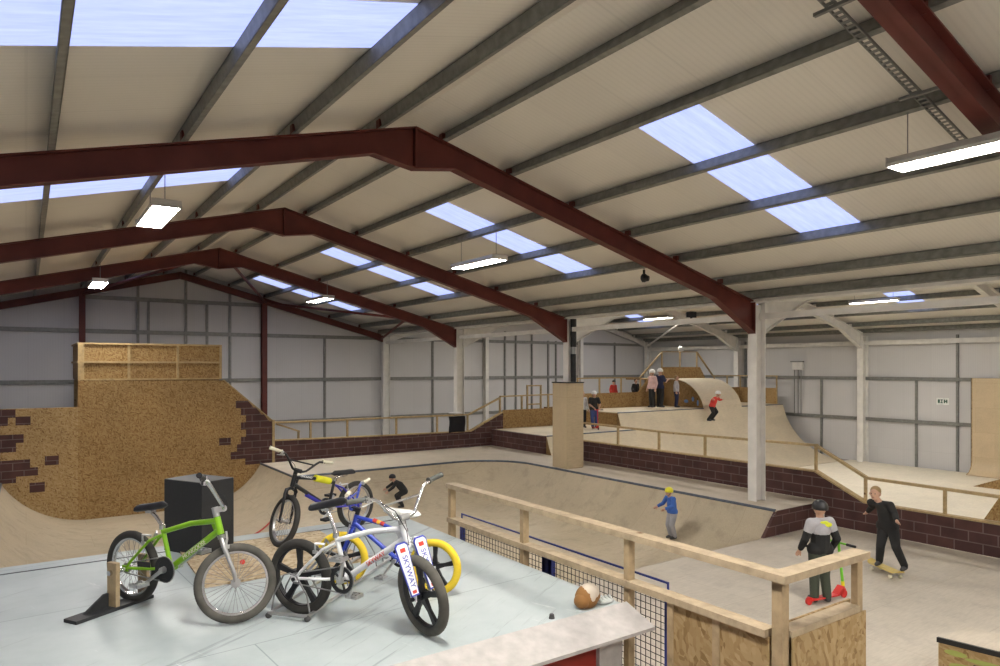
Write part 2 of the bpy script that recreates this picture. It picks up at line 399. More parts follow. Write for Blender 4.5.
for i in range(5):
    y = 2.73+6*i; g = i == 4; kw = dict(dep=.24, hx=.6, hd=.3, ad=.25, aw=.2, fl=.15) if g else dict(dep=.33, hx=1.25, hd=.67, ad=.6)
    r = empty('portal_frame', (0, 0, 0), 0, 'red oxide steel roof frame %s' % POS[i], 'roof frame', 'red roof frames')
    rafter_mesh(XV-.16, 0, XA, y=y, cleats=PX[:6], **kw).build('rafter', 'red', r)
    rafter_mesh(XL+.2, 0, XA, y=y, cleats=PX[:6], **kw).build('rafter', 'red', r)
    b = MB(); b.box(XL+.02, XL+.04, y-.09, y+.09, ZF, 4.5); b.box(XL+.28, XL+.3, y-.09, y+.09, ZF, 4.0); b.box(XL+.04, XL+.28, y-.008, y+.008, ZF, 4.5)
    b.build('column', 'red', r)
    r2 = empty('portal_frame', (0, 0, 0), 0, 'white steel roof frame of the far hall, %s' % ['nearest the camera', 'second from camera', 'third from camera, over the big ramp', 'fourth, above the curved ramp', 'against the far end wall'][i], 'roof frame', 'white roof frames')
    kw['hx'] = 1.5 if not g else .6
    rafter_mesh(XV+.17, 0, XB, y=y, cleats=PX[:6], **kw).build('rafter', 'white_steel', r2)
    rafter_mesh(XR-.5, 0, XB, y=y, cleats=PX[:6], **kw).build('rafter', 'white_steel', r2)
    b = MB(); xe = XR-.04; dx = .46 if not g else .3
    b.box(xe-dx, xe-dx+.02, y-.12, y+.12, ZF, rz(xe-dx)); b.box(xe-.02, xe, y-.12, y+.12, ZF, rz(xe)-.02); b.box(xe-dx+.02, xe-.02, y-.008, y+.008, ZF, rz(xe)-.02)
    b.build('column', 'white_steel', r2)
    b = MB(); c0, c1 = XV-.16, XV+.16
    b.box(c0, c0+.02, y-.1, y+.1, ZF, 4.58); b.box(c1-.02, c1, y-.1, y+.1, ZF, 4.58); b.box(c0+.02, c1-.02, y-.008, y+.008, ZF, 4.58)
    tag(b.build('steel_column', 'white_steel', base=True), 'white painted steel H column %s' % ['beside the camera, out of the picture', 'standing on the bowl deck in front of the block wall', 'rising out of the plywood pillar box', 'behind the timber rail by the black cloth', 'in the gable wall at the end of the red roof'][i], 'column', 'white columns between the halls')
# valley beam and tie along the column line
b = MB()
for y in (YN, 2.83, 8.83, 14.83, 20.83):
    y1 = {YN: 2.63, 2.83: 8.63, 8.83: 14.63, 14.83: 20.63, 20.83: 26.63}[y]
    b.box(XV-.06, XV+.06, y, y1, 4.27, 4.39)
tag(b.build('eaves_tie', 'white_steel', base=True), 'long white steel tie running between the column tops', 'steel tie')
b = MB(); b.box(XV-.22, XV+.22, YN, YF, 4.62, 4.64); b.box(XV-.22, XV-.21, YN, YF, 4.64, 4.78); b.box(XV+.21, XV+.22, YN, YF, 4.64, 4.78)
tag(b.build('valley_gutter', 'white_steel', base=True), 'white steel valley gutter between the two roofs', 'gutter')
# black downpipe on the second column
p = empty('drainpipe', (12.62, 14.6, 2.86), 0, 'black drainpipe strapped to the column above the plywood pillar', 'pipe')
MB().cyl((0, 0, 0), (0, 0, .78), .075, 16).build('pipe', 'black', p, True)
MB().cyl((0, 0, .98), (0, 0, 1.78), .085, 16).build('pipe', 'black', p, True)
MB().cyl((0, 0, .76), (0, 0, 1.0), .06, 16).build('joint', 'wire', p, True)
# roof bracing by the gable
def brace(a, c, m, lab, grp): tag(MB().cyl(a, c, .045, 10).build('roof_brace', m, base=True), lab, 'brace', grp)
for a, c, l in (((1.54, 26.5), (4.3, 20.85), 'left of the ridge'), ((4.8, 20.85), (7.51, 26.5), 'right of the ridge'), ((7.51, 26.5), (10.6, 20.85), 'from gable column towards the right'), ((10.6, 20.85), (12.3, 26.5), 'shortest, by the end white column')):
    brace((a[0], a[1], rz(a[0])-.2), (c[0], c[1], rz(c[0])-.2), 'red', 'red tube roof brace near the gable, ' + l, 'red roof braces')
brace((28.3, 26.5, rz(28.3)-.25), (24.6, 20.9, rz(24.6)-.3), 'white_steel', 'white tube roof brace high in the far corner', None)
# wall rails and posts
tn = 0
def trim(mb, m='galv_light'):
    global tn
    tn += 1; struct(mb, 'trim_%d' % tn, m)
for z in (1.13, 2.78, 4.5): trim(MB().box(XL, XR, YF-.07, YF, z-.07, z+.07))
trim(MB().box(1.6, 7.5, YF-.07, YF, 5.58, 5.72))
for z in (1.13, 2.81): trim(MB().box(XR-.07, XR, YN, YF-.1, z-.07, z+.07))
trim(MB().box(XR-.22, XR-.05, YN, YF-.1, 4.18, 4.36), 'white_steel')
for x, z0, z1 in ((3.22, ZF, 6.4), (3.55, 2.7, 5.65), (4.77, ZF, 6.8), (5.49, 2.7, 5.65), (6.3, ZF, 6.3), (9.98, ZF, 4.5), (14.98, ZF, 4.6), (18.93, ZF, 5), (19.58, ZF, 5), (20.56, ZF, 5), (21.6, ZF, 4.6), (22.1, ZF, 4.6), (26.2, ZF, 4.6)):
    trim(MB().box(x-.04, x+.04, YF-.075, YF, z0, z1))
for y in (16.66, 12.76, 11.32, 10.83, 20.5, 7.5): trim(MB().box(XR-.075, XR, y-.04, y+.04, ZF, 4.5 if y in (11.32, 20.5) else 2.8))
for x, m in ((1.54, 'red'), (7.51, 'red'), (17.72, 'white_steel'), (23.6, 'white_steel')):
    b = MB(); zt = rz(x)-.15
    b.box(x-.09, x+.09, 26.62, 26.64, ZF, zt); b.box(x-.09, x+.09, 26.84, 26.86, ZF, zt); b.box(x-.008, x+.008, 26.64, 26.84, ZF, zt)
    tag(b.build('gable_column', m, base=True), {1.54: 'red steel gable column rising behind the timber box', 7.51: 'red steel gable column right of the timber box', 17.72: 'thin white gable column left of the plywood pillar', 23.6: 'white gable column behind the curved ramp'}[x], 'column', 'gable columns')

# ------------------------------------------------------------------ hanging lights
def lamp(x, y, label, z=5.35, L=1.55, wd=.36):
    r = empty('hanging_light', (x, y, z), 0, label, 'ceiling light', 'hanging tube lights')
    b = MB(); h = wd/2
    b.prism([(-h, 0), (-h-.01, .03), (-h*.72, .105), (h*.72, .105), (h+.01, .03), (h, 0), (h-.02, 0), (h-.02, .018), (-h+.02, .018), (-h+.02, 0)], -L/2, L/2)
    b.box(-h, h, -L/2-.012, -L/2, 0, .1); b.box(-h, h, L/2, L/2+.012, 0, .1)
    b.build('housing', 'lamp_body', r)
    MB().box(-h+.022, h-.022, -L/2, L/2, .004, .014).build('diffuser', 'lamp', r)
    top = rz(x)-z+.0
    for s in (-1, 1): MB().cyl((0, s*L*.42, .1), (0, s*L*.42, top), .006, 6).build('cable', 'wire', r)
lamp(7.53, 2.78, 'bright hanging light under the nearest red frame, at the right edge')
lamp(7.53, 11.65, 'hanging light in front of the second rooflight strip, middle of the roof')
lamp(7.53, 20.75, 'small distant hanging light on the right of the red ridge')
lamp(1.5, 10.55, 'hanging light seen end-on under the left roof slope')
lamp(1.5, 20.1, 'far hanging light on the left above the timber box')
lamp(1.5, 2.3, 'hanging light high above the bike deck'); lamp(7.53, -1.8, 'added unseen hanging light behind the camera on the right'); lamp(1.5, -1.8, 'added unseen hanging light behind the camera on the left')  # the pair behind the camera is added, out of view, to brighten the near bay
for x in (17.6, 23.9):
    for y, t in ((3.0, 'nearest'), (12.0, 'middle'), (21.75, 'far')):
        lamp(x, y, 'hanging light of the far hall, %s one of the %s row' % (t, 'wall-side' if x > 20 else 'column-side'), 5.5)

# ------------------------------------------------------------------ skate bowl
R_, HT, Z0 = 2.1, 1.08, -.6
DT = math.sqrt(R_*R_-(R_-HT)**2)
def bd(x, y):
    d = [x+.5, 12-x]
    if x > 5.6: d.append(17.3-y)
    else: d.append(math.hypot(5.6-x, 17.3-y) if y < 17.3 else 5.6-x)
    v = min(d)
    if x > 10.4 and y > 15.7: v = min(v, 1.6-math.hypot(x-10.4, y-15.7))
    return v
def bz(x, y):
    d = bd(x, y)
    if d <= 0: return .48
    z = Z0 if d >= DT else Z0+R_-math.sqrt(max(0, R_*R_-(DT-d)**2))
    if x > 3.1 and y < 9.3: z = max(z, -.6*(y-7.87)/1.43)
    return z
def lin(a, c, st):
    n = max(1, round((c-a)/st)); return [a+(c-a)*i/n for i in range(n)]
xs = lin(-3.3, -.5, .5)+lin(-.5, 1.4, .07)+lin(1.4, 3.1, .2)+lin(3.1, 5.6, .07)+lin(5.6, 10.1, .12)+lin(10.1, 12, .055)+lin(12, 13.66, .3)+[13.66]
ys = lin(6.22, 7.87, .2)+lin(7.87, 15.4, .15)+lin(15.4, 17.3, .055)+lin(17.3, 20.27, .12)+[20.27]
b = MB(); idx = {}
for i, x in enumerate(xs):
    for j, y in enumerate(ys):
        if x > 3.11 and y < 7.86: continue
        X, Y = x, y
        if x > 10.4 and y > 15.7:
            q = math.hypot(x-10.4, y-15.7)
            if abs(q-1.6) < .032: X, Y = 10.4+(x-10.4)*1.6/q, 15.7+(y-15.7)*1.6/q
        idx[i, j] = len(b.v); b.v.append(Vector((X, Y, bz(X, Y))))
for i in range(len(xs)-1):
    for j in range(len(ys)-1):
        q = [(i, j), (i+1, j), (i+1, j+1), (i, j+1)]
        if all(t in idx for t in q):
            b.f.append([idx[t] for t in q]); cx, cy = (xs[i]+xs[i+1])/2, (ys[j]+ys[j+1])/2
            b.m.append(1 if bd(cx, cy) < 0 else 0)
bowl = empty('skate_bowl', (6, 13, ZF), 0, 'plywood skate bowl with grey coping below the block wall', 'skate bowl')
o = b.build('bowl_surface', ['ply_bowl', 'ply_deck'], None, True); o.parent = bowl; o.matrix_parent_inverse = Matrix.Translation((-6, -13, -ZF))
for f in o.data.polygons:
    if f.normal.z < 0: f.flip()
arc = [(10.4+1.6*math.cos(a), 15.7+1.6*math.sin(a)) for a in [PI/2*(1-i/14) for i in range(15)]]
path = [(5.6, 20.26), (5.6, 17.3)]
for nm, pl in (('coping', [(5.6, 20.26), (5.6, 17.32)]), ('coping', [(5.6, 17.3)]+arc+[(12, 7.9)]), ('coping', [(-.5, 6.3), (-.5, 20.26)])):
    o = MB().tube([(x, y, .475) for x, y in pl], .03, 8).build(nm, 'coping', None, True); o.parent = bowl; o.matrix_parent_inverse = Matrix.Translation((-6, -13, -ZF))
pl = []
for i in range(16):
    t = .25+i*.105; x, y = 5.6-t*.86, 17.3-t*.75; pl.append((x, y, bz(x, y)+.008))
o = MB().tube(pl, .022, 6).build('painted_line', 'red_line', None, True); o.parent = bowl; o.matrix_parent_inverse = Matrix.Translation((-6, -13, -ZF)); o['label'] = 'red painted line'

# end wall of the bowl deck
b = MB(); b.prism([(11.57, .0), (11.7, .14), (11.84, .30), (12.0, .47), (13.64, .47), (13.64, 0)], 7.866, 7.93)
tag(b.build('block_wall', 'blocks', base=True), 'short painted block end wall of the bowl deck behind the railing', 'wall')
# ply platform around it
b = MB(); b.box(3.06, 13.66, -3.3, 7.865, ZF, 0)
tag(b.build('plywood_platform', 'ply_plat', base=True), 'wide pale plywood floor platform in front of the block wall', 'platform')

# ------------------------------------------------------------------ block walls
bw = empty('block_wall', (9, 20.3, 0), 0, 'long dark red painted block wall behind the bowl deck, with slope up', 'wall')
def child(mb, name, mats, par, **k):
    o = mb.build(name, mats, None, **k); o.parent = par; o.matrix_parent_inverse = Matrix.Translation(par.location).inverted(); return o
child(MB().prism([(5.94, .48), (14.2, .48), (14.2, 1.63), (12.82, 1.01), (9, 1.05), (5.94, 1.1)], 20.3, 20.42), 'wall_face', 'blocks', bw)
child(MB().prism([(5.96, 1.1), (9, 1.05), (12.82, 1.01), (14.2, 1.63), (14.2, 1.66), (12.8, 1.045), (9, 1.085), (5.96, 1.135)], 20.28, 20.44), 'cap', 'timber_old', bw)
b = MB(); b.prism([(20.28, .48), (17.3, .48), (17.3, 1.05), (20.28, 1.05)], 13.68, 13.8, axis='x')
tag(b.build('block_wall', 'blocks', base=True), 'painted block side wall left of the plywood pillar', 'wall')
bw2 = empty('block_wall', (13.7, 9, 0), 0, 'dark red painted block wall under the timber rail, stepping down to the right', 'wall')
poly = [(16.1, .481), (7.87, .481), (7.87, .001), (-3.2, .001), (-3.2, .57), (7.05, .57), (8.09, 1.06), (16.1, 1.06)]
child(MB().prism(poly, 13.68, 13.8, axis='x'), 'wall_face', 'blocks', bw2)
child(MB().prism([(16.1, 1.06), (8.09, 1.06), (7.05, .57), (-3.2, .57), (-3.2, .6), (7.04, .6), (8.08, 1.09), (16.1, 1.09)], 13.66, 13.82, axis='x'), 'cap', 'timber_old', bw2)

# OSB wall with painted blocks, box on top
ow = empty('board_wall', (3, 20.3, 0), 0, 'tall oriented strand board wall with dark painted blocks, above the bowl', 'wall')
low = [(x, bz(x, 20.2)-.02) for x in (1.08, 1.4, 2, 3, 3.764, 4.0, 4.3, 4.6, 4.8, 5.0, 5.15, 5.3, 5.4, 5.5, 5.6)]
child(MB().prism(low+[(5.6, .46), (5.93, .46), (5.93, 1.68), (4.6, 2.9), (1.08, 2.92)], 20.3, 20.36), 'main_panel', 'osb', ow)
low = [(x, bz(x, 20.2)-.02) for x in (-.5, -.4, -.3, -.2, -.1, 0, .15, .3, .5, .7, .9, 1.08)]
child(MB().prism([(-3.5, .46), (-.5, .46)]+low+[(1.08, 2.26), (-3.5, 2.27)], 20.3, 20.36), 'side_panel', 'osb_pale', ow)
b = MB(); rows = [(4.91, 2.31), (5.05, 2.10), (5.19, 1.895), (5.05, 1.69), (5.19, 1.48), (5.05, 1.275), (4.94, 1.07), (4.77, .86), (5.17, .66)]
def blk(x0, x1, z1, z0): b.box(x0, x1, 20.291, 20.3, z0, z1)
for q, (xl, zt) in enumerate(rows):
    zb = max(zt-.207, .47); xr_ = 5.93
    xe = 4.6+(2.9-zt)/(2.9-1.68)*1.33 if zt > 1.68 else 5.93
    b.prism([(xl, zb), (min(5.93, xe+.16), zb), (min(xe, 5.93), zt-.0), (xl, zt)], 20.291, 20.3)
blk(4.46, 4.77, 1.275, 1.07)
for x0, x1, z1, z0 in ((-.6, -.21, 2.25, 2.05), (-.21, .09, 2.07, 1.86), (-.6, -.36, 2.05, 1.86), (-.6, -.05, 1.64, 1.434), (-.6, -.2, 1.434, 1.22), (-.6, .08, 1.02, .815), (-.6, .24, .815, .616), (-.6, -.2, .616, .47), (.38, .67, 1.07, .843), (.07, .38, .437, .2)):
    blk(x0, x1, z1, z0)
blk(-3.4, -.6, 2.25, .48)
o = child(b, 'painted_block', 'blocks', ow); o['label'] = 'dark red painted block pattern'
child(MB().box(5.93, 6.0, 20.26, 20.36, .481, 1.72), 'end_post', 'timber_old', ow)
child(MB().beam((4.58, 20.33, 2.91), (5.95, 20.33, 1.70), .09, .03), 'edge_trim', 'timber_old', ow)
tb = empty('timber_box', (2.8, 20.4, 2.93), 0, 'osb box with timber battens on top of the tall board wall', 'box')
b = MB(); b.box(1.1, 4.54, 20.42, 20.44, 2.94, 3.88); b.box(1.1, 1.12, 20.44, 23, 2.94, 3.88); b.box(4.52, 4.54, 20.44, 23, 2.94, 3.88); b.box(1.12, 4.52, 22.98, 23, 2.94, 3.88); b.box(1.12, 4.52, 20.44, 22.98, 2.94, 2.96)
child(b, 'panel', 'osb', tb)
for x0, x1 in ((1.08, 1.22), (2.2, 2.26), (3.38, 3.44), (4.49, 4.55)): child(MB().box(x0, x1, 20.37, 20.42, 2.94, 3.9), 'batten', 'timber_old', tb)
for z0, z1 in ((3.86, 3.905), (3.38, 3.43), (2.93, 2.975)): child(MB().box(1.22, 4.49, 20.375, 20.419, z0, z1), 'rail', 'timber_old', tb)
child(MB().box(1.06, 1.10, 20.42, 23, 3.86, 3.9), 'rail', 'timber_old', tb)
child(MB().box(1.06, 1.10, 20.42, 23, 3.38, 3.43), 'rail', 'timber_old', tb)
for y in (20.5, 21.6, 22.9): child(MB().box(1.12, 1.2, y-.04, y+.04, ZF, 2.93), 'leg', 'timber_old', tb)
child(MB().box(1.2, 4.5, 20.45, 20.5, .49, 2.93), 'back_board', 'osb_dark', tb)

# ------------------------------------------------------------------ timber railings
def railing(label, posts, rails, mat='timber_old', pw=.063, group=None, cat='railing', name='timber_railing'):
    p0 = posts[0]; r = empty(name, (p0[0], p0[1], p0[2]), 0, label, cat, group)
    for x, y, z0, z1 in posts: child(MB().box(x-pw/2, x+pw/2, y-.022, y+.022, z0, z1), 'post', mat, r)
    for a, c, wd, ht in rails: child(MB().beam(a, c, wd, ht), 'rail', mat, r)
    return r
railing('long low timber railing on top of the far block wall', [(7.1, 20.36, 1.1, 1.6), (8.28, 20.36, 1.08, 1.6), (9.97, 20.36, 1.06, 1.6), (11.5, 20.36, 1.04, 1.59), (12.72, 20.36, 1.04, 1.59)],
        [((5.96, 20.36, 1.64), (12.76, 20.36, 1.61), .09, .05)])
railing('sloped timber rail climbing beside the thin white gable column', [(14.1, 20.36, 1.62, 2.14)], [((12.78, 20.36, 1.62), (14.12, 20.36, 2.17), .09, .05)])
railing('short sloping timber handrail end behind the board wall', [(6.86, 20.75, ZF, 1.33)], [((6.2, 20.75, 1.56), (6.9, 20.75, 1.3), .06, .05)])
railing('timber railing with frame above the low board parapet left of the pillar', [(15.1, 20.38, 1.72, 2.2), (16.35, 20.38, 1.72, 2.2), (15.75, 20.9, 1.0, 2.55), (16.4, 20.9, 1.0, 2.55)],
        [((14.12, 20.38, 2.21), (17.7, 20.38, 2.24), .09, .05), ((15.72, 20.9, 2.56), (16.43, 20.9, 2.56), .06, .05), ((15.72, 20.9, 1.85), (16.43, 20.9, 1.85), .06, .05)])
b = MB(); b.box(14.2, 17.86, 20.3, 20.34, 1.05, 1.72)
tag(b.build('board_parapet', 'osb', base=True), 'low osb parapet panel left of the plywood pillar', 'panel', 'osb parapets')
# rail on the right block wall
railing('timber railing over the right block wall, dropping with its step', [(13.74, 13.98, 1.09, 1.58), (13.74, 12.46, 1.09, 1.56), (13.74, 10.97, 1.09, 1.56), (13.74, 9.6, 1.09, 1.57), (13.74, 8.09, 1.09, 1.6), (13.74, 7.05, .6, 1.06), (13.74, 5.62, .6, 1.03), (13.74, 4.2, .6, 1.02)],
        [((13.74, 15.6, 1.6), (13.74, 12, 1.57), .09, .05), ((13.74, 12, 1.57), (13.74, 8.06, 1.62), .09, .05), ((13.74, 8.1, 1.62), (13.74, 7.03, 1.075), .09, .05), ((13.74, 7.06, 1.07), (13.74, 3.2, 1.03), .09, .05)])

# pillar box around the second column
x0, x1, y0, y1 = 12.18, 12.78, 14.36, 14.98
b = MB(); b.box(x0, x0+.02, y0, y1, .48, 2.83); b.box(x0+.02, x1, y0, y0+.02, .48, 2.83); b.box(x1-.015, x1, y0+.02, y1, .48, 2.83); b.box(x0+.02, x1-.015, y1-.02, y1, .48, 2.83)
pb = empty('pillar_box', ((x0+x1)/2, (y0+y1)/2, .48), 0, 'tall plywood box cladding the foot of the second white column', 'box')
child(b, 'panel', 'ply_box', pb)
b = MB(); b.box(x0-.02, x0+.24, y0-.02, y1+.02, 2.83, 2.86); b.box(x0+.24, x1+.01, y0-.02, y0+.12, 2.83, 2.86)
child(b, 'cap', 'black_ply', pb)

# black cloth hanging on the far rail
b = MB()
nx, nz = 10, 8; V = []; F = []
for j in range(nz+1):
    for i in range(nx+1):
        u, v = i/nx, j/nz
        V.append((11.92+.66*u+(.02*math.sin(v*5)), 20.30-.05*v-.02*math.sin(u*9+v*2), 1.58-.54*v-(.03*abs(u-.5) if j == nz else 0)))
for j in range(nz):
    for i in range(nx): F.append((j*(nx+1)+i, j*(nx+1)+i+1, (j+1)*(nx+1)+i+1, (j+1)*(nx+1)+i))
b.add(V, F); o = b.build('black_cloth', 'cloth_black', None, True, True); s_ = o.modifiers.new('thick', 'SOLIDIFY'); s_.thickness = .02
tag(o, 'black cloth hung over the far timber rail by a white column', 'cloth')
b = MB(); b.ell((12.22, 20.36, 1.69), (.28, .06, .035)); tag(b.build('white_cloth', 'white_cloth', None, True, True), 'folded white cloth lying on the rail above the black cloth', 'cloth')

# ------------------------------------------------------------------ far hall ramps
b = MB(); b.box(13.82, 28.6, -3.2, 15.3, ZF, ZF+.03)
tag(b.build('ramp_floor', 'ply_hall', base=True), 'bright plywood floor beyond the right block wall', 'floor')
def quarter(x0, x1, yc, zt, name, label, R, back):
    n = 16; h = zt-(ZF+.03); dt = math.sqrt(R*R-(R-h)**2) if R > h else R
    pr_ = []
    for i in range(n+1):
        d = dt*i/n; pr_.append((yc-d, ZF+.03+R-math.sqrt(max(0, R*R-(dt-d)**2))))
    r = empty(name, ((x0+x1)/2, yc, ZF), 0, label, 'ramp')
    b = MB(); b.strip(pr_[::-1], .02, x0, x1, 0, 'x'); child(b, 'riding_surface', 'ply_ramp', r)
    poly = pr_+[(pr_[-1][0], ZF), (back, ZF), (back, zt)]
    b = MB(); b.prism([(y, z-.022) if y < yc else (y, z-.03) for y, z in pr_[:-1]]+[(pr_[-1][0], ZF+.001), (yc, ZF+.001)], x0, x0+.02, axis='x'); b.prism([(y, z-.022) if y < yc else (y, z-.03) for y, z in pr_[:-1]]+[(pr_[-1][0], ZF+.001), (yc, ZF+.001)], x1-.02, x1, axis='x')
    child(b, 'side_panel', 'osb', r)
    b = MB(); b.box(x0, x1, yc+.02, back, zt-.03, zt); child(b, 'platform', 'ply_ramp', r)
    b = MB(); b.box(x0, x0+.02, yc+.02, back, ZF, zt-.03); b.box(x1-.02, x1, yc+.02, back, ZF, zt-.03); b.box(x0+.02, x1-.02, back-.02, back, ZF, zt-.03); child(b, 'side_panel', 'osb', r)
    for c0, c1 in ([(x0, 22.7), (25.22, x1)] if x1 > 25 else [(x0, x1)]): child(MB().cyl((c0, yc, zt-.01), (c1, yc, zt-.01), .022, 8), 'coping', 'coping', r, smooth=True)
    return r
quarter(17.87, 28.2, 18.2, 1.6, 'quarter_pipe', 'big plywood quarter pipe with platform in the far hall', 2.9, 20.48)
quarter(13.82, 17.86, 17.3, 1.05, 'quarter_pipe', 'small lower plywood quarter pipe behind the plywood pillar', 2.2, 20.28)
# curved roll-over extension
ro = empty('rollover_extension', (24, 19, 1.6), 0, 'curved plywood roll-over bump on top of the big quarter pipe', 'ramp')
prof2 = [(18.2, 1.58), (18.22, 1.72), (18.30, 1.92), (18.40, 2.08), (18.55, 2.26), (18.73, 2.42), (18.92, 2.55), (19.15, 2.66), (19.42, 2.74), (19.85, 2.78), (20.48, 2.78)]
child(MB().strip(prof2, .025, 22.72, 25.2, 0, 'x'), 'riding_surface', 'ply_ramp', ro, smooth=True)
pin = [(y+.02, z-.03) for y, z in prof2[:-1]]+[(20.46, 2.74)]
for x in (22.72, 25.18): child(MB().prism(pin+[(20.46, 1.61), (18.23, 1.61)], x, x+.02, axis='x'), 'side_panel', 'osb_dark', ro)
# graffiti patches on the bump side
b = MB()
for y, z, a, c in ((18.75, 1.95, .07, .1), (19.1, 1.85, .12, .07), (18.5, 1.8, .05, .12)): b.ell((22.712, y, z), (.006, a, c), 0, 10, 6)
child(b, 'graffiti', 'graffiti_blue', ro, smooth=True)
# parapet boards and rails at the back of the big ramp
b = MB(); b.prism([(17.9, 1.6), (22.7, 1.6), (22.7, 2.75), (21.9, 2.75), (21.35, 2.22), (17.9, 2.22)], 20.5, 20.54)
tag(b.build('board_parapet', 'osb', base=True), 'long osb parapet behind the standing skaters on the big ramp', 'panel', 'osb parapets')
b = MB(); b.prism([(22.72, 2.6), (25.9, 2.6), (25.4, 3.28), (22.9, 3.28)], 20.56, 20.6)
tag(b.build('board_parapet', 'osb', base=True), 'upper osb panel above the curved roll-over bump', 'panel', 'osb parapets')
b = MB(); b.box(28.16, 28.2, 18.5, 20.5, 1.6, 2.32); b.box(25.9, 28.16, 20.46, 20.5, 1.6, 2.32)
tag(b.build('board_parapet', 'osb', base=True), 'osb corner parapet right of the curved bump by the end wall', 'panel', 'osb parapets')
b = MB(); b.box(17.9, 22.6, 20.62, 22.6, 1.55, 1.6); b.box(22.7, 25.9, 20.66, 22.6, 2.7, 2.76)
for x in (18, 20.2, 22.5): b.box(x, x+.08, 22.5, 22.58, ZF, 1.55)
for x in (23.9, 25.8): b.box(x, x+.08, 22.5, 22.58, ZF, 2.7); b.box(x, x+.08, 20.7, 20.78, ZF, 2.7)
tag(b.build('rear_platform', 'osb_dark', base=True), 'raised rear walkway behind the far osb parapet', 'platform')
railing('timber railing above the long osb parapet on the big ramp', [(17.95, 20.52, 1.0, 2.84), (19.2, 20.6, 1.6, 2.82), (20.42, 20.6, 1.6, 2.82), (21.56, 20.6, 1.6, 2.84)], [((17.6, 20.52, 2.83), (21.6, 20.6, 2.83), .07, .05)])
railing('high timber guard rail on top of the upper osb panel', [(22.92, 20.62, 2.6, 3.94), (24.1, 20.62, 2.8, 3.94), (25.25, 20.62, 2.6, 3.96)], [((22.9, 20.62, 3.95), (25.28, 20.62, 3.97), .07, .04), ((22.9, 20.62, 3.93), (21.56, 20.62, 2.83), .07, .05), ((25.28, 20.62, 3.94), (26.4, 20.62, 2.86), .07, .05), ((21.56, 20.6, 2.4), (21.56, 20.6, 2.83), .06, .06)])
railing('timber railing at the right end of the big ramp platform', [(26.4, 20.55, 1.6, 2.86), (27.35, 20.55, 1.6, 2.86), (28.2, 18.5, 1.6, 2.88), (28.2, 20.45, 1.6, 2.86)], [((26.3, 20.55, 2.86), (28.2, 20.55, 2.86), .07, .05), ((28.2, 20.5, 2.87), (28.2, 18.47, 2.87), .07, .05)])
b = MB(); b.ell((0, 0, 0), (.13, .11, .13)); b.ell((.06, 0, -.05), (.12, .09, .07))
o = b.build('white_helmet', 'helmet_white', None, True, True); o.location = (24.15, 20.6, 3.96); tag(o, 'white helmet resting on the high timber guard rail', 'helmet')
# wallride by the right wall
wr = empty('wallride', (28, 8, ZF), 0, 'tall plywood wallride with curved foot against the right wall', 'ramp')
pf = []
for i in range(13):
    a = PI/2*i/12; pf.append((28.42-.5+.5*math.sin(a), ZF+.05+.5-.5*math.cos(a)))
child(MB().strip(pf+[(28.42, 2.87)], .03, -3, 10.72), 'riding_surface', 'ply_vert', wr, smooth=True)
child(MB().prism([(x, z) for x, z in pf[1:-1]]+[(28.43, .2), (28.43, 2.87), (28.5, 2.87), (28.5, ZF+.03), (28.0, ZF+.03)], 10.72, 10.75), 'side_panel', 'osb', wr)
b = MB(); b.prism([(14.6, ZF+.03), (25.0, ZF+.03), (25.0, -.32), (14.6, -.32)], 7.0, 7.04)
b = MB(); b.prism([(9.6, ZF+.03), (8.9, -.32), (7.5, -.2), (4.0, -.2), (4.0, ZF+.03)], 25.5, 26.4, axis='x')
tag(b.build('funbox', 'osb', base=True), 'low osb sided kicker on the floor at the right edge', 'ramp')
b = MB(); b.prism([(5.04, .60), (4.82, 1.0), (2.5, 1.0), (2.5, .60)], 13.84, 13.88, axis='x')
tag(b.build('board_cheek', 'osb', base=True), 'slanted osb panel end on the block wall at the right edge', 'panel')

# right wall fittings
eb = empty('electric_box', (XR-.02, 17.75, 3.15), 0, 'white electric box with conduits high on the right wall', 'electric box')
child(MB().box(XR-.16, XR-.0, 17.5, 17.98, 3.15, 3.5), 'case', 'white_steel', eb, bevel=.01)
child(MB().box(XR-.2, XR-.05, 17.45, 18.05, 3.5, 3.55), 'hood', 'galv', eb)
for y in (17.58, 17.72, 17.9): child(MB().cyl((XR-.1, y, 1.15), (XR-.1, y, 3.15), .022, 8), 'conduit', 'galv_light', eb)
sg = empty('exit_sign', (XR-.01, 11.85, 1.8), 0, 'small white sign with dark green symbols on the right wall', 'sign')
child(MB().box(XR-.012, XR-.002, 11.62, 12.05, 1.84, 2.1), 'plate', 'sign_white', sg)
b = MB(); X0 = XR-.016; X1 = XR-.012
b.box(X0, X1, 11.93, 12.0, 1.9, 2.04); b.box(X0, X1, 11.83, 11.91, 2.01, 2.04); b.box(X0, X1, 11.83, 11.91, 1.9, 1.93); b.box(X0, X1, 11.85, 11.88, 1.93, 2.01); b.box(X0, X1, 11.67, 11.71, 1.9, 2.04); b.box(X0, X1, 11.75, 11.79, 1.9, 2.04); b.box(X0, X1, 11.71, 11.75, 1.95, 1.99)
child(b, 'symbol', 'sign_green', sg)
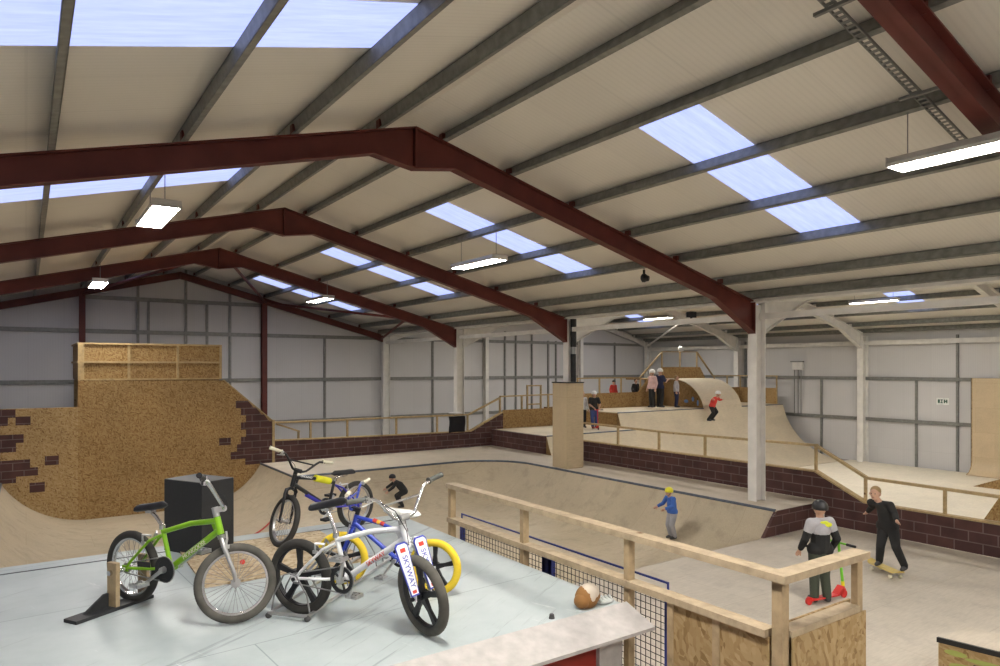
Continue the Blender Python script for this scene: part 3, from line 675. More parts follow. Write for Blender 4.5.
# hanging sensor and cable tray under the roof
hs = empty('hanging_loudspeaker', (10.12, 9.57, 5.05), .5, 'small black loudspeaker hanging under a purlin behind the big red frame', 'speaker')
hs2 = MB().ell((0, 0, 0), (.09, .07, .09), 0, 14, 8); hs2.cyl((0, -.1, -.02), (0, .02, 0), .05, 12, 0, .09); hs2.box(-.02, .02, -.02, .02, .05, .16)
hs2.build('cabinet', 'black', hs, True)
MB().cyl((0, 0, .1), (0, 0, rz(10.12)-5.05), .012, 6).build('cable', 'wire', hs)
ct = empty('cable_tray', (6.9, 3.15, 6), 0, 'perforated galvanised cable tray under the roof in the top right corner', 'cable tray')
dx, y = 1, 3.2
def zt(x): return ZA-(x-XA)*SL-.03
b = MB()
for s in (-.04, .04): b.beam((5.4, y+s, zt(5.4)), (8.6, y+s, zt(8.6)), .012, .03)
for i in range(46):
    x = 5.42+i*.07; b.beam((x, y-.038, zt(x)-.01), (x, y+.038, zt(x)-.01), .052, .004)
child(b, 'tray', 'galv_light', ct)
child(MB().beam((7.18, 2.85, zt(7.18)-.03), (7.18, 3.35, zt(7.18)-.03), .04, .03), 'bracket', 'galv_light', ct)
child(MB().beam((5.66, 2.95, zt(5.66)-.03), (5.66, 3.35, zt(5.66)-.03), .04, .03), 'bracket', 'galv_light', ct)
fl = empty('floodlight', (12.6, 10.45, 4.39), 0, 'small black floodlight on the white roof tie', 'floodlight')
b = MB(); b.box(-.11, .11, -.05, .05, .03, .15); b.box(-.02, .02, -.02, .02, 0, .03); b.box(-.12, .12, -.056, -.05, .02, .16); b.build('body', 'black', fl, bevel=.01)

# ------------------------------------------------------------------ bike deck
bd_ = empty('bike_platform', (0, 4.6, 0), 0, 'grey painted plywood platform that the bicycles stand on', 'platform')
child(MB().box(-3.5, 3.05, 3.08, 6.2, 1.77, 1.8), 'deck', 'deck', bd_)
child(MB().prism([(3.08, 1.8), (2.84, 1.715), (2.84, 1.695), (3.08, 1.77)], -3.5, 3.1, axis='x'), 'sloped_lip', 'white_paint', bd_)
child(MB().box(-3.4, 2.75, 2.98, 3.02, .2, 1.76), 'fascia', 'deck_red', bd_)
child(MB().box(2.75, 2.93, 2.95, 3.05, 0, 1.74), 'corner_post', 'white_paint', bd_)
child(MB().box(-3.4, 2.98, 3.06, 6.18, ZF, 1.76), 'core', 'ply_deck', bd_)
child(MB().box(-3.5, 3.05, 5.985, 6.0, 1.8, 1.803), 'joint_strip', 'black', bd_)
b = MB(); b.box(0, 1.15, 0, 1.1, 0, .014)
o = b.build('board_sheet', 'osb_sheet'); o.location = (.98, 4.86, 1.8); o.rotation_euler = (0, 0, -.02); tag(o, 'pale loose osb sheet lying flat under the bicycles', 'board')
b = MB(); b.box(-.155, .155, -.22, .22, 0, .575)
o = b.build('speaker_cabinet', 'black_ply', bevel=.006); o.location = (1.15, 5.93, 1.8); o.rotation_euler = (0, 0, math.radians(28)); tag(o, 'tall black plywood box behind the green bicycle', 'box')
b = MB(); b.ell((0, 0, .05), (.055, .05, .055), 0); b.ell((.0, .0, .04), (.06, .055, .035), 0)
cap = empty('padded_hat', (2.84, 3.16, 1.8), .3, 'brown and cream padded hat on the front edge of the bike platform', 'hat')
b = MB()
b.ell((0, 0, .055), (.085, .07, .075)); b.ell((.06, 0, .05), (.05, .055, .05)); b.ell((-.06, .0, .045), (.045, .05, .045)); b.build('crown', 'brown_leather', cap, True)
b = MB(); b.ell((.005, -.012, .085), (.062, .062, .055)); b.ell((.045, -.01, .08), (.04, .05, .04)); b.ell((-.02, -.04, .07), (.03, .032, .04)); b.build('patch', 'cream_leather', cap, True)
b = MB()
for i in range(4): b.tube([(-.05+.028*i, -.03, .01), (-.045+.028*i, 0, .035), (-.04+.028*i, .04, .012)], .011, 8)
b.ell((0, 0, .012), (.07, .045, .018)); o = b.build('glove', 'glove_grey', None, True); o.location = (2.97, 3.14, 1.8); tag(o, 'grey striped glove beside the brown hat', 'glove')
b = MB(); b.cyl((0, 0, 0), (0, 0, .025), .018, 12, 0, .013); o = b.build('rubber_stopper', 'shoe', None, True); o.location = (2.53, 3.12, 1.8); tag(o, 'tiny dark rubber stopper on the front edge of the bike platform', 'stopper')

# ------------------------------------------------------------------ near timber fence with mesh
nf = empty('timber_fence', (3.2, 3.7, 0), 0, 'near timber fence with wire mesh and osb corner beside the bike platform', 'fence')
X = 3.2
for y in (5.39, 4.285, 3.155): child(MB().box(X-.027, X+.027, y-.022, y+.022, 0, 2.17), 'post', 'timber', nf)
for y in (2.79, 2.46): child(MB().box(X-.03, X+.03, y-.022, y+.022, 0, 1.861), 'post', 'timber', nf)
child(MB().box(X-.02, X+.012, 2.055, 2.115, 0, 2.17), 'post', 'timber', nf); child(MB().box(X+.012, X+.048, 2.06, 2.115, 0, 2.17), 'post', 'timber', nf)
child(MB().box(3.925, 3.98, 2.06, 2.098, 0, 2.17), 'post', 'timber', nf)
child(MB().box(X-.05, X+.05, 2.12, 5.42, 2.17, 2.21), 'top_rail', 'timber_pale', nf)
child(MB().box(X-.05, 3.99, 2.02, 2.12, 2.17, 2.21), 'top_rail', 'timber_pale', nf)
child(MB().box(X-.045, X+.045, 2.14, 5.41, 1.862, 1.902), 'mid_rail', 'timber_pale', nf)
child(MB().box(X+.05, 3.925, 2.045, 2.135, 1.87, 1.905), 'mid_rail', 'timber_pale', nf)
child(MB().box(X-.02, X-.005, 2.13, 2.82, .02, 1.86), 'panel', 'osb_near', nf); child(MB().box(X+.04, X+.052, 2.14, 2.85, .02, 1.9), 'panel', 'osb_near', nf)
child(MB().box(X+.05, 3.98, 2.04, 2.049, .02, 1.869), 'panel', 'osb_near', nf); child(MB().box(X+.06, 3.98, 2.13, 2.142, .02, 1.91), 'panel', 'osb_near', nf)
mp = empty('mesh_barrier', (3.28, 4.1, 0), 0, 'blue framed wire mesh barrier behind the near timber fence', 'barrier')
Xm = 3.285
b = MB()
for y in (5.345, 4.12, 4.06, 2.9): b.box(Xm-.018, Xm+.018, y-.018, y+.018, .02, 1.86)
b.box(Xm-.006, Xm+.006, 2.9, 5.36, 1.92, 1.932); b.box(Xm-.005, Xm+.005, 2.9, 2.91, 1.86, 1.92); b.box(Xm-.005, Xm+.005, 5.35, 5.36, 1.86, 1.92); b.box(Xm-.018, Xm+.018, 2.9, 5.36, .2, .24); b.box(Xm-.018, Xm+.018, 4.03, 4.15, .02, 1.86)
child(b, 'frame', 'blue_metal', mp)
b = MB(); st = .043
n = int((5.34-2.92)/st)
for i in range(n+1): y = 2.92+i*st; b.box(Xm-.0018, Xm+.0018, y-.0018, y+.0018, .24, 1.86)
for j in range(int(1.61/st)+1): z = .25+j*st; b.box(Xm-.0055, Xm-.0015, 2.92, 5.35, z-.0018, z+.0018)
child(b, 'mesh', 'black', mp)

# funbox corner at bottom right
fb = empty('funbox', (7.9, 3.2, 0), 0, 'low skate block with black edge and painted side, bottom right corner', 'ramp')
T = Matrix.Translation((7.82, 3.26, 0)) @ Matrix.Rotation(math.radians(-4), 4, 'Z')
def fch(x0, x1, y0, y1, z0, z1, nm, mt): child(MB().box(x0, x1, y0, y1, z0, z1).xf(T @ Matrix(((1, .24, 0, 0), (0, 1, 0, 0), (0, 0, 1, 0), (0, 0, 0, 1))).inverted()), nm, mt, fb)
fch(0, .58, -2.2, 0, .0, .40, 'body', 'osb_near'); fch(.0, .58, -2.2, 0, .40, .45, 'top', 'ply_deck'); fch(-.015, .02, -2.2, .01, .405, .455, 'edge', 'black')
b = MB()
for y, z, ry, rz_ in ((-.25, .2, .16, .04), (-.42, .3, .2, .025), (-.5, .12, .14, .06), (-.15, .33, .1, .03)): b.ell((-.004, y, z), (.004, ry, rz_), 0, 12, 6)
b.box(-.008, -.002, -.75, -.3, .235, .262, 1)
child(b.xf(T @ Matrix(((1, .24, 0, 0), (0, 1, 0, 0), (0, 0, 1, 0), (0, 0, 0, 1))).inverted()), 'graffiti', ['graffiti_green', 'black'], fb)
# ------------------------------------------------------------------ bicycles
def saddle_mesh(c, L, wr, wf, h, pitch=0):
    b = MB(); n = 9; k = 12; V = []; F = []
    for i in range(n):
        t = i/(n-1); x = -L*.45+L*t
        wd = wr*(1-t)**.8+wf*min(1, 1.0) if t < .99 else wf*.6
        wd = wr+(wf-wr)*min(1, t*1.7)**.8
        e = 1-.75*max(0, (abs(t-.5)-.38)/.12)**2
        for j in range(k):
            a = 2*PI*j/k; V.append((x, wd*e*math.cos(a), (h*math.sin(a) if math.sin(a) > 0 else h*.55*math.sin(a))*e+.012*math.cos(t*PI*2)*0+.012*(1-t)**2))
    for i in range(n-1):
        for j in range(k): F.append((i*k+j, i*k+(j+1) % k, (i+1)*k+(j+1) % k, (i+1)*k+j))
    F += [tuple(range(k)), tuple(range((n-1)*k, n*k))]
    return b.add(V, F, 0, Matrix.Translation(c) @ Matrix.Rotation(pitch, 4, 'Y'))

def arcpts(c, r, a0, a1, n, f): return [f(c[0]+r*math.cos(a0+(a1-a0)*i/n), c[1]+r*math.sin(a0+(a1-a0)*i/n)) for i in range(n+1)]

def bike(label, loc, heading, steer, s, frame, fork, bar, grip, tyre, rim, wheel='spoke', saddle='black_plastic', sh=.62, rise=.2, extra=None, ring='black_plastic', crank_a=.5, post='chrome', reach=.05, barw=.34, stays=None, tyre_r=.027, back=0, sx=.215, spitch=-.08, ssc=1.0):
    root = empty('bmx_bike', loc, heading, label, 'bicycle', 'parked bicycles')
    S = Matrix.Scale(s, 4)
    A = Vector((0, 0, .25)); BB = Vector((.37, 0, .285)); ST = Vector((.295, 0, .53)); HT = Vector((.785, 0, .665)); HB = Vector((.82, 0, .555)); FA = Vector((.938, 0, .25))
    ax = (HT-HB).normalized()
    T = S @ Matrix.Translation(HB) @ Matrix.Rotation(steer, 4, ax) @ Matrix.Translation(-HB)
    B = lambda mb, nm, m, par=root, sm=True, st=False: mb.xf(T if st else S).build(nm, m, par, sm)
    # frame
    b = MB(); b.tube([ST+Vector((0, 0, -.01)), (.55, 0, .60), HT-ax*.025], [.0165, .0175, .019], 12); b.tube([BB, HB+ax*.03], [.02, .021], 12)
    b.tube([BB, ST+Vector((-.008, 0, .03))], .0155, 12); b.tube([HB, HT], .022, 14); b.tube([BB+Vector((0, -.038, 0)), BB+Vector((0, .038, 0))], .024, 14)
    for q in (-1, 1):
        b.tube([ST+Vector((-.005, q*.01, -.03)), (.21, q*.04, .46), A+Vector((.05, q*.058, .055)), A+Vector((.015, q*.058, .012))], .0095, 8, 1 if stays else 0)
        b.tube([BB+Vector((-.02, q*.02, 0)), (.24, q*.045, .272), A+Vector((.01, q*.058, .004))], .010, 8, 1 if stays else 0)
        b.box(-.03, .025, q*.058-.004, q*.058+.004, .232, .272, 1 if stays else 0)
    b.prism([(.725, .640), (.80, .60), (.76, .575)], -.003, .003)
    fr = B(b, 'frame', [frame, stays or frame])
    # wheels
    def wh(c, st, tm):
        mb = MB(); hub = None
        t_ = MB().torus(.25-tyre_r, tyre_r, c, 48, 12); V = len(t_.v)
        wobj = None
        nm = 'wheel'
        if wheel == 'spoke':
            mb.ring(.188, .205, -.014, .014, 48, 0, c); mb.torus(.198, .0125, c, 48, 8)
            wobj = B(mb, nm, rim, st=st)
            sp = MB(); rr = random.Random(3)
            for i in range(36):
                a = 2*PI*i/36; q = 1 if i % 2 else -1; a2 = a+(.9 if (i//2) % 2 else -.9)*.45
                sp.cyl((c[0]+.02*math.cos(a2), q*.028, c[2]+.02*math.sin(a2)), (c[0]+.19*math.cos(a), 0, c[2]+.19*math.sin(a)), .0013, 4)
            B(sp, 'spokes', 'wire', wobj, False, st)
        else:
            mb.ring(.185, .207, -.016, .016, 48, 0, c); mb.torus(.199, .016, c, 48, 8)
            for i in range(5):
                a = 2*PI*i/5+.35; ca, sa = math.cos(a), math.sin(a); V = []
                for r, wd, th in ((.02, .024, .014), (.10, .016, .009), (.19, .022, .012)):
                    for uu, vv in ((-1, -1), (1, -1), (1, 1), (-1, 1)): V.append((c[0]+r*ca-uu*wd*sa, vv*th, c[2]+r*sa+uu*wd*ca))
                mb.add(V, [(k*4+j, k*4+(j+1) % 4, k*4+4+(j+1) % 4, k*4+4+j) for k in (0, 1) for j in range(4)]+[(0, 1, 2, 3), (8, 9, 10, 11)])
            wobj = B(mb, nm, rim, sm=False, st=st)
        B(t_, 'tyre', tm, wobj, True, st)
        h = MB().cyl((c[0], -.045, c[2]), (c[0], .045, c[2]), .016, 12); h.cyl((c[0], -.034, c[2]), (c[0], -.028, c[2]), .03, 14); h.cyl((c[0], .028, c[2]), (c[0], .034, c[2]), .03, 14); h.cyl((c[0], -.085, c[2]), (c[0], .085, c[2]), .007, 8); h.cyl((c[0], -.08, c[2]), (c[0], -.066, c[2]), .013, 6); h.cyl((c[0], .066, c[2]), (c[0], .08, c[2]), .013, 6)
        B(h, 'hub', 'alloy' if wheel == 'spoke' else 'black_plastic', wobj, True, st)
        return wobj
    tr, tf = tyre if isinstance(tyre, tuple) else (tyre, tyre)
    wh(A, False, tr); wh(FA, True, tf)
    # fork, stem, handlebar
    b = MB(); b.cyl(HB-ax*.005, HB-ax*.03, .024, 14)
    for q in (-1, 1):
        b.tube([HB-ax*.02+Vector((0, q*.02, 0)), HB-ax*.03+Vector((0, q*.05, -.005)), HB-ax*.08+Vector((0, q*.055, 0)), FA+Vector((-.012, q*.056, .06)), FA+Vector((0, q*.056, 0))], [.016, .017, .0155, .012, .010], 10)
        b.box(FA.x-.016, FA.x+.016, q*.056-.004, q*.056+.004, FA.z-.02, FA.z+.022)
    fk = B(b, 'fork', fork, st=True)
    top = HT+ax*.045; cl = top+Vector((reach, 0, .012))
    b = MB(); b.cyl(HT+ax*.002, HT+ax*.065, .021, 14); b.beam(top, cl, .045, .036); b.cyl(cl+Vector((0, -.028, 0)), cl+Vector((0, .028, 0)), .021, 12)
    B(b, 'stem', 'alloy' if bar in ('chrome', 'alloy') else 'black_plastic', st=True)
    b = MB(); pts = []
    half = [(0, 0, 0), (0, .045, 0), (.002, .075, .014), (-.012, .155, rise-.03), (-.018, .185, rise-.004), (-.028, .225, rise), (-.055, barw, rise+.012)]
    half = [(x-back*z/rise, y, z) for x, y, z in half]
    pts = [cl+Vector((x, -y, z)) for x, y, z in half[::-1]]+[cl+Vector(h) for h in half[1:]]
    b.tube(pts, .0112, 10)
    zc = rise*.66; yc = .075+.08*(zc-.014)/(rise-.044); b.cyl(cl+Vector((-.008-back*.66, -yc, zc)), cl+Vector((-.008-back*.66, yc, zc)), .008, 8)
    hb = B(b, 'handlebar', bar, st=True)
    for q in (-1, 1):
        e = cl+Vector((-.055-back, q*barw, rise+.012)); i_ = cl+Vector((-.034-back, q*(barw-.115), rise+.004)); d = (e-i_).normalized()
        g = MB().tube([i_, i_+d*.006, i_+d*.012, e-d*.006, e+d*.006], [.022, .022, .0165, .0165, .018], 12); B(g, 'grip', grip, hb, True, True)
        if q == -1 or extra == 'green':
            l_ = MB().tube([i_-d*.02, i_-d*.02+Vector((.03, 0, -.015)), i_+d*.06+Vector((.05, 0, -.03))], .005, 6); l_.box(i_.x-.012, i_.x+.02, i_.y-.012, i_.y+.012, i_.z-.016, i_.z+.012); B(l_, 'brake_lever', 'alloy', hb, True, True)
    b = MB()
    b.tube([cl+Vector((-back, -.15, rise-.035)), cl+Vector((.05-back*.5, -.09, rise*.45)), HB+Vector((.06, -.03, .10)), HB+Vector((.02, .0, -.02))], .0028, 6)
    B(b, 'brake_cable', 'black_plastic', st=True)
    b = MB()
    for q in (-1, 1): b.tube([HB+Vector((.03, q*.015, .015)), HB+Vector((.04, q*.05, -.03)), HB+Vector((.035, q*.04, -.075))], .009, 6); b.box(HB.x+.03, HB.x+.06, q*.03-.006, q*.03+.006, HB.z-.09, HB.z-.065)
    B(b, 'brake', 'alloy' if extra != 'black' else 'black_plastic', st=True)
    b = MB()
    for q in (-1, 1): b.tube([Vector((.21, q*.02, .49)), Vector((.165, q*.055, .50)), Vector((.15, q*.04, .44))], .008, 6); b.box(.13, .165, q*.035-.006, q*.035+.006, .425, .445)
    B(b, 'brake', 'alloy')
    # saddle
    sd = Vector((sx, 0, sh)); ps = ST+Vector((-.008, 0, .03))
    b = MB(); b.tube([ps, ps+(sd-ps)*.55, sd+Vector((-.0, 0, -.02))], .0125, 10); b.cyl(ps-Vector((0, 0, .022)), ps+Vector((0, 0, .008)), .021, 12); b.box(sd.x-.03, sd.x+.03, -.02, .02, sd.z-.03, sd.z-.01)
    B(b, 'seat_post', post)
    B(saddle_mesh(sd, .27*ssc, .068*ssc, .022*ssc, .030*ssc, spitch), 'saddle', saddle)
    # drivetrain (right-hand side, -y)
    ca, sa = math.cos(crank_a), math.sin(crank_a)
    b = MB(); c = BB+Vector((0, -.05, 0))
    b.ring(.062, .088, -.004, .004, 40, 1, c)
    if ring == 'solid': b.ring(.02, .07, -.003, .003, 30, 1, c); 
    else:
        for i in range(5):
            a = 2*PI*i/5; b.beam(c, c+Vector((.066*math.cos(a), 0, .066*math.sin(a))), .006, .016, (0, 1, 0), 1)
    b.cyl(c+Vector((0, -.02, 0)), c+Vector((0, .02, 0)), .022, 14)
    pe = []
    for q in (-1, 1):
        o_ = BB+Vector((0, q*.072, 0)); e = o_+Vector((q*-ca*.165, q*.008, q*-sa*.165))
        b.tube([o_, e], [.0135, .011], 10); b.cyl(o_-Vector((0, .012, 0)), o_+Vector((0, .012, 0)), .02, 12); pe.append((e, q))
    b.cyl(BB-Vector((0, .07, 0)), BB+Vector((0, .07, 0)), .012, 10)
    ck = B(b, 'crank', ['alloy', 'black_plastic'])
    for e, q in pe:
        p_ = MB(); m_ = e+Vector((0, q*.055, 0)); p_.cyl(e, m_+Vector((0, q*.04, 0)), .008, 8)
        for x in (-.04, .04): p_.box(m_.x+x-.005, m_.x+x+.005, m_.y-.042, m_.y+.042, m_.z-.012, m_.z+.012)
        for y in (-.042, 0, .042): p_.box(m_.x-.04, m_.x+.04, m_.y+y-.004, m_.y+y+.004, m_.z-.010, m_.z+.010)
        B(p_, 'pedal', 'alloy' if bar != 'black_frame' else 'black_plastic', ck, False)
    b = MB(); b.ring(.022, .032, -.054, -.046, 18, 0, A)
    B(b, 'rear_cog', 'wire')
    r1, r0 = .087, .034; dd = (BB-A).length; th = math.atan2(BB.z-A.z, BB.x-A.x); al = math.acos((r1-r0)/dd)
    pl = []
    for i in range(9): a = th+al-(2*al)*i/8; pl.append((BB.x+r1*math.cos(a), -.05, BB.z+r1*math.sin(a)))
    for i in range(7): a = th-al-(2*PI-2*al)*i/6; pl.append((A.x+r0*math.cos(a), -.05, A.z+r0*math.sin(a)))
    B(MB().tube(pl, .0045, 6, closed=True), 'chain', 'wire')
    # local helper for graphics: text running along a segment on the right-hand side
    def along(a, c, off, body, size, m, side=-1, st=False, par=fr):
        a, c = Vector(a), Vector(c); d = (c-a).normalized(); n_ = Vector((0, side, 0)); u = n_.cross(d)*1
        mid = (a+c)/2+n_*off
        Q = Matrix(((d.x, u.x, n_.x, mid.x), (d.y, u.y, n_.y, mid.y), (d.z, u.z, n_.z, mid.z), (0, 0, 0, 1)))
        return text(body, size, (T if st else S) @ Q, m, par)
    root['_'] = 0; del root['_']
    return dict(root=root, T=T, S=S, along=along, HB=HB, HT=HT, FA=FA, BB=BB, ax=ax, B=B, frame=fr, fork=fk, cl=cl, ST=ST)

DK = 1.8
gb = bike('lime green bicycle with grey spoked wheels, rear wheel in a wooden stand', (.55, 4.83, DK), math.radians(-58.5), math.radians(47), .895, 'green_frame', 'alloy', 'chrome', 'black_plastic', ('tyre', 'tyre_dusty'), 'chrome', sh=.67, extra='green', ring='solid', crank_a=3.75, rise=.17, back=.10, sx=.175, spitch=-.22, ssc=1.1)
gb['along'](gb['BB']+Vector((.05, 0, .03)), gb['HB']+Vector((-.03, 0, 0)), .0215, 'MONGOOSE', .042, 'cream_grip')
gb['B'](MB().cyl((0, -.085, .25), (0, -.185, .25), .018, 14), 'axle_peg', 'chrome', gb['root'])
o = gb['B'](MB().cyl(gb['FA']+Vector((.03, -.006, .13)), gb['FA']+Vector((.03, .006, .13)), .016, 12), 'reflector', 'red_print', gb['root'], True, True)
b = MB(); b.box(.08, .12, -.07, -.055, .335, .36); gb['B'](MB().beam((.13, -.066, .30), (.25, -.066, .305), .004, .035, (0, 0, 1)), 'chain_guard', 'black_plastic', gb['root'], False)

wb = bike('white bicycle with black five-spoke wheels and fork shields', (1.345, 4.03, DK), math.radians(-58), math.radians(-27), .895, 'white_frame', 'white_frame', 'chrome', 'grip_grey', ('tyre', 'tyre_dusty'), 'black_plastic', 'mag', sh=.735, rise=.165, spitch=-.28, ssc=1.15, crank_a=1.35, post='chrome', tyre_r=.031)
wb['along'](wb['BB']+Vector((.06, 0, .035)), wb['HB']+Vector((-.04, 0, 0)), .022, 'SKYWAY', .040, 'red_print')
wb['along'](wb['ST']+Vector((.0, 0, -.20)), wb['ST']+Vector((.0, 0, -.04)), .0165, 'TA', .026, 'orange_print')
# fork shields
ax = wb['ax']
for q in (-1, 1):
    p0 = wb['HB']+Vector((.035, q*.068, .02)); p1 = wb['FA']+Vector((.03, q*.068, .03)); d = (p1-p0).normalized(); L = (p1-p0).length
    nrm = Vector((1, q*-.0, 0)); nrm = (nrm-d*nrm.dot(d)).normalized(); u = nrm.cross(d)
    Q = Matrix(((d.x, u.x, nrm.x, p0.x), (d.y, u.y, nrm.y, p0.y), (d.z, u.z, nrm.z, p0.z), (0, 0, 0, 1)))
    b = MB(); poly = [(-.01, -.03), (.01, -.046), (L*.55, -.038), (L, -.027), (L, .027), (L*.55, .038), (.01, .046), (-.01, .03)]
    b.prism(poly, -.004, .004, 1, 'z'); b.prism([(x*.95+.006 if x > 0 else x+.01, y*.84) for x, y in poly], .004, .006, 0, 'z')
    b.prism([(.025, -.018), (.05, -.018), (.05, .018), (.025, .018)], .006, .007, 2, 'z'); b.prism([(L*.89, -.014), (L*.95, -.014), (L*.95, .014), (L*.89, .014)], .006, .007, 2, 'z')
    sh_ = wb['B'](b.xf(Q), 'fork_shield', ['pad_white', 'pad_blue', 'red_print'], wb['root'], False, True); sh_['label'] = 'white fork shield with blue edge and lettering'
    text('SKYWAY', .049, wb['T'] @ Q @ Matrix.Translation((L*.53, 0, .007)), 'pad_blue', sh_)

bb = bike('small blue bicycle with bright yellow tyres and white saddle', (2.17, 3.87, DK), math.radians(127), math.radians(12), .725, 'blue_frame', 'blue_frame', 'blue_frame', 'cream_grip', 'tyre_yellow', 'black_plastic', 'mag', saddle='white_vinyl', sh=.70, sx=.31, ssc=1.35, rise=.19, crank_a=2.2, stays='white_frame', barw=.31, tyre_r=.034)
for t, m in ((.42, 'red_print'), (.5, 'orange_print'), (.58, 'red_print')):
    a, c = bb['ST'], bb['HT']; p0 = a+(c-a)*t; p1 = a+(c-a)*(t+.07)
    bb['B'](MB().cyl(p0+Vector((0, 0, .004)), p1+Vector((0, 0, .004)), .0205, 12), 'frame_band', m, bb['frame'])
kb = bike('black and blue bicycle with white grips and yellow frame pad, rearmost', (2.48, 5.90, DK), math.radians(200), math.radians(80), .86, 'black_frame', 'black_frame', 'black_frame', 'cream_grip', 'tyre', 'alloy', sh=.60, extra='black', crank_a=2.6, stays='violet_blue', rise=.13, sx=.16, ssc=1.15)
a, c = kb['BB'], kb['HB']; kb['B'](MB().cyl(a+(c-a)*.05, a+(c-a)*.62, .0225, 12), 'frame_band', 'violet_blue', kb['frame'])
a, c = kb['ST'], kb['HT']; kb['B'](MB().tube([a+(c-a)*.12+Vector((0, 0, -.0)), a+(c-a)*.5+Vector((0, 0, .004))], .034, 12), 'frame_pad', 'yellow_pad', kb['root'])
kb['along'](a+(c-a)*.55, a+(c-a)*.95, .0205, 'DIAMOND', .03, 'white_frame', 1)

# wooden stand of the green bicycle
ws = empty('bike_stand', (.55, 4.83, DK), math.radians(-58.5), 'wooden bike stand with two uprights holding the green rear wheel', 'bike stand')
for y0, y1 in ((-.15, -.122), (.06, .085)): MB().box(-.035, .045, y0, y1, .0, .285).build('upright', 'timber', ws, bevel=.003)
b = MB(); b.box(-.06, .05, -.40, .11, 0, .02); b.prism([(-.31, .02), (-.155, .02), (-.155, .10), (-.18, .10)], -.03, -.012, axis='x'); b.build('base', 'black_ply', ws)
# steel floor rack
rk = empty('bike_rack', (1.33, 4.05, DK), math.radians(42), 'low steel wire bike rack holding the white bicycle', 'bike rack')
b = MB()
for y in (-.13, .12): b.cyl((-.11, y, .03), (1.15, y, .03), .011, 10)
for x in (-.11, 1.15): b.cyl((x, -.13, .03), (x, .12, .03), .011, 10)
b.build('base_rail', 'alloy', rk, True)
for x in (-.08, .045, .42, .53, .88, 1.0):
    pl = [(x, -.13, .03), (x, -.11, .14), (x, -.04, .25)]+[(x, 0, .262)]+[(x, .04, .25), (x, .10, .14), (x, .12, .03)]
    MB().tube(pl, .005, 8).build('wire_hoop', 'wire', rk, True)
for x, y in ((-.11, -.13), (-.11, .12), (1.15, -.13), (1.15, .12)): MB().ell((x, y, .017), (.02, .02, .017), 0, 10, 6).build('foot', 'shoe', rk, True)

# ------------------------------------------------------------------ people
def blob(name, prims, vox, mat, parent, smooth_it=4):
    b = MB()
    for p in prims:
        if p[0] == 'c':
            _, a, ra, c, rb = p; a, c = Vector(a), Vector(c); n = 4
            b.tube([a, c], [ra, rb], 12); b.ell(a, (ra,)*3, 0, 12, 8); b.ell(c, (rb,)*3, 0, 12, 8)
        else: b.ell(p[1], p[2], 0, 16, 10, p[3] if len(p) > 3 else None)
    o = b.build(name, mat)
    r = o.modifiers.new('r', 'REMESH'); r.mode = 'VOXEL'; r.voxel_size = vox
    s_ = o.modifiers.new('s', 'SMOOTH'); s_.factor = .5; s_.iterations = smooth_it
    dg = bpy.context.evaluated_depsgraph_get(); me = bpy.data.meshes.new_from_object(o.evaluated_get(dg))
    old = o.data; o.modifiers.clear(); o.data = me; bpy.data.meshes.remove(old)
    me.name = name
    for f in me.polygons: f.use_smooth = True
    if not me.materials: me.materials.append(M[mat])
    o.parent = parent; return o

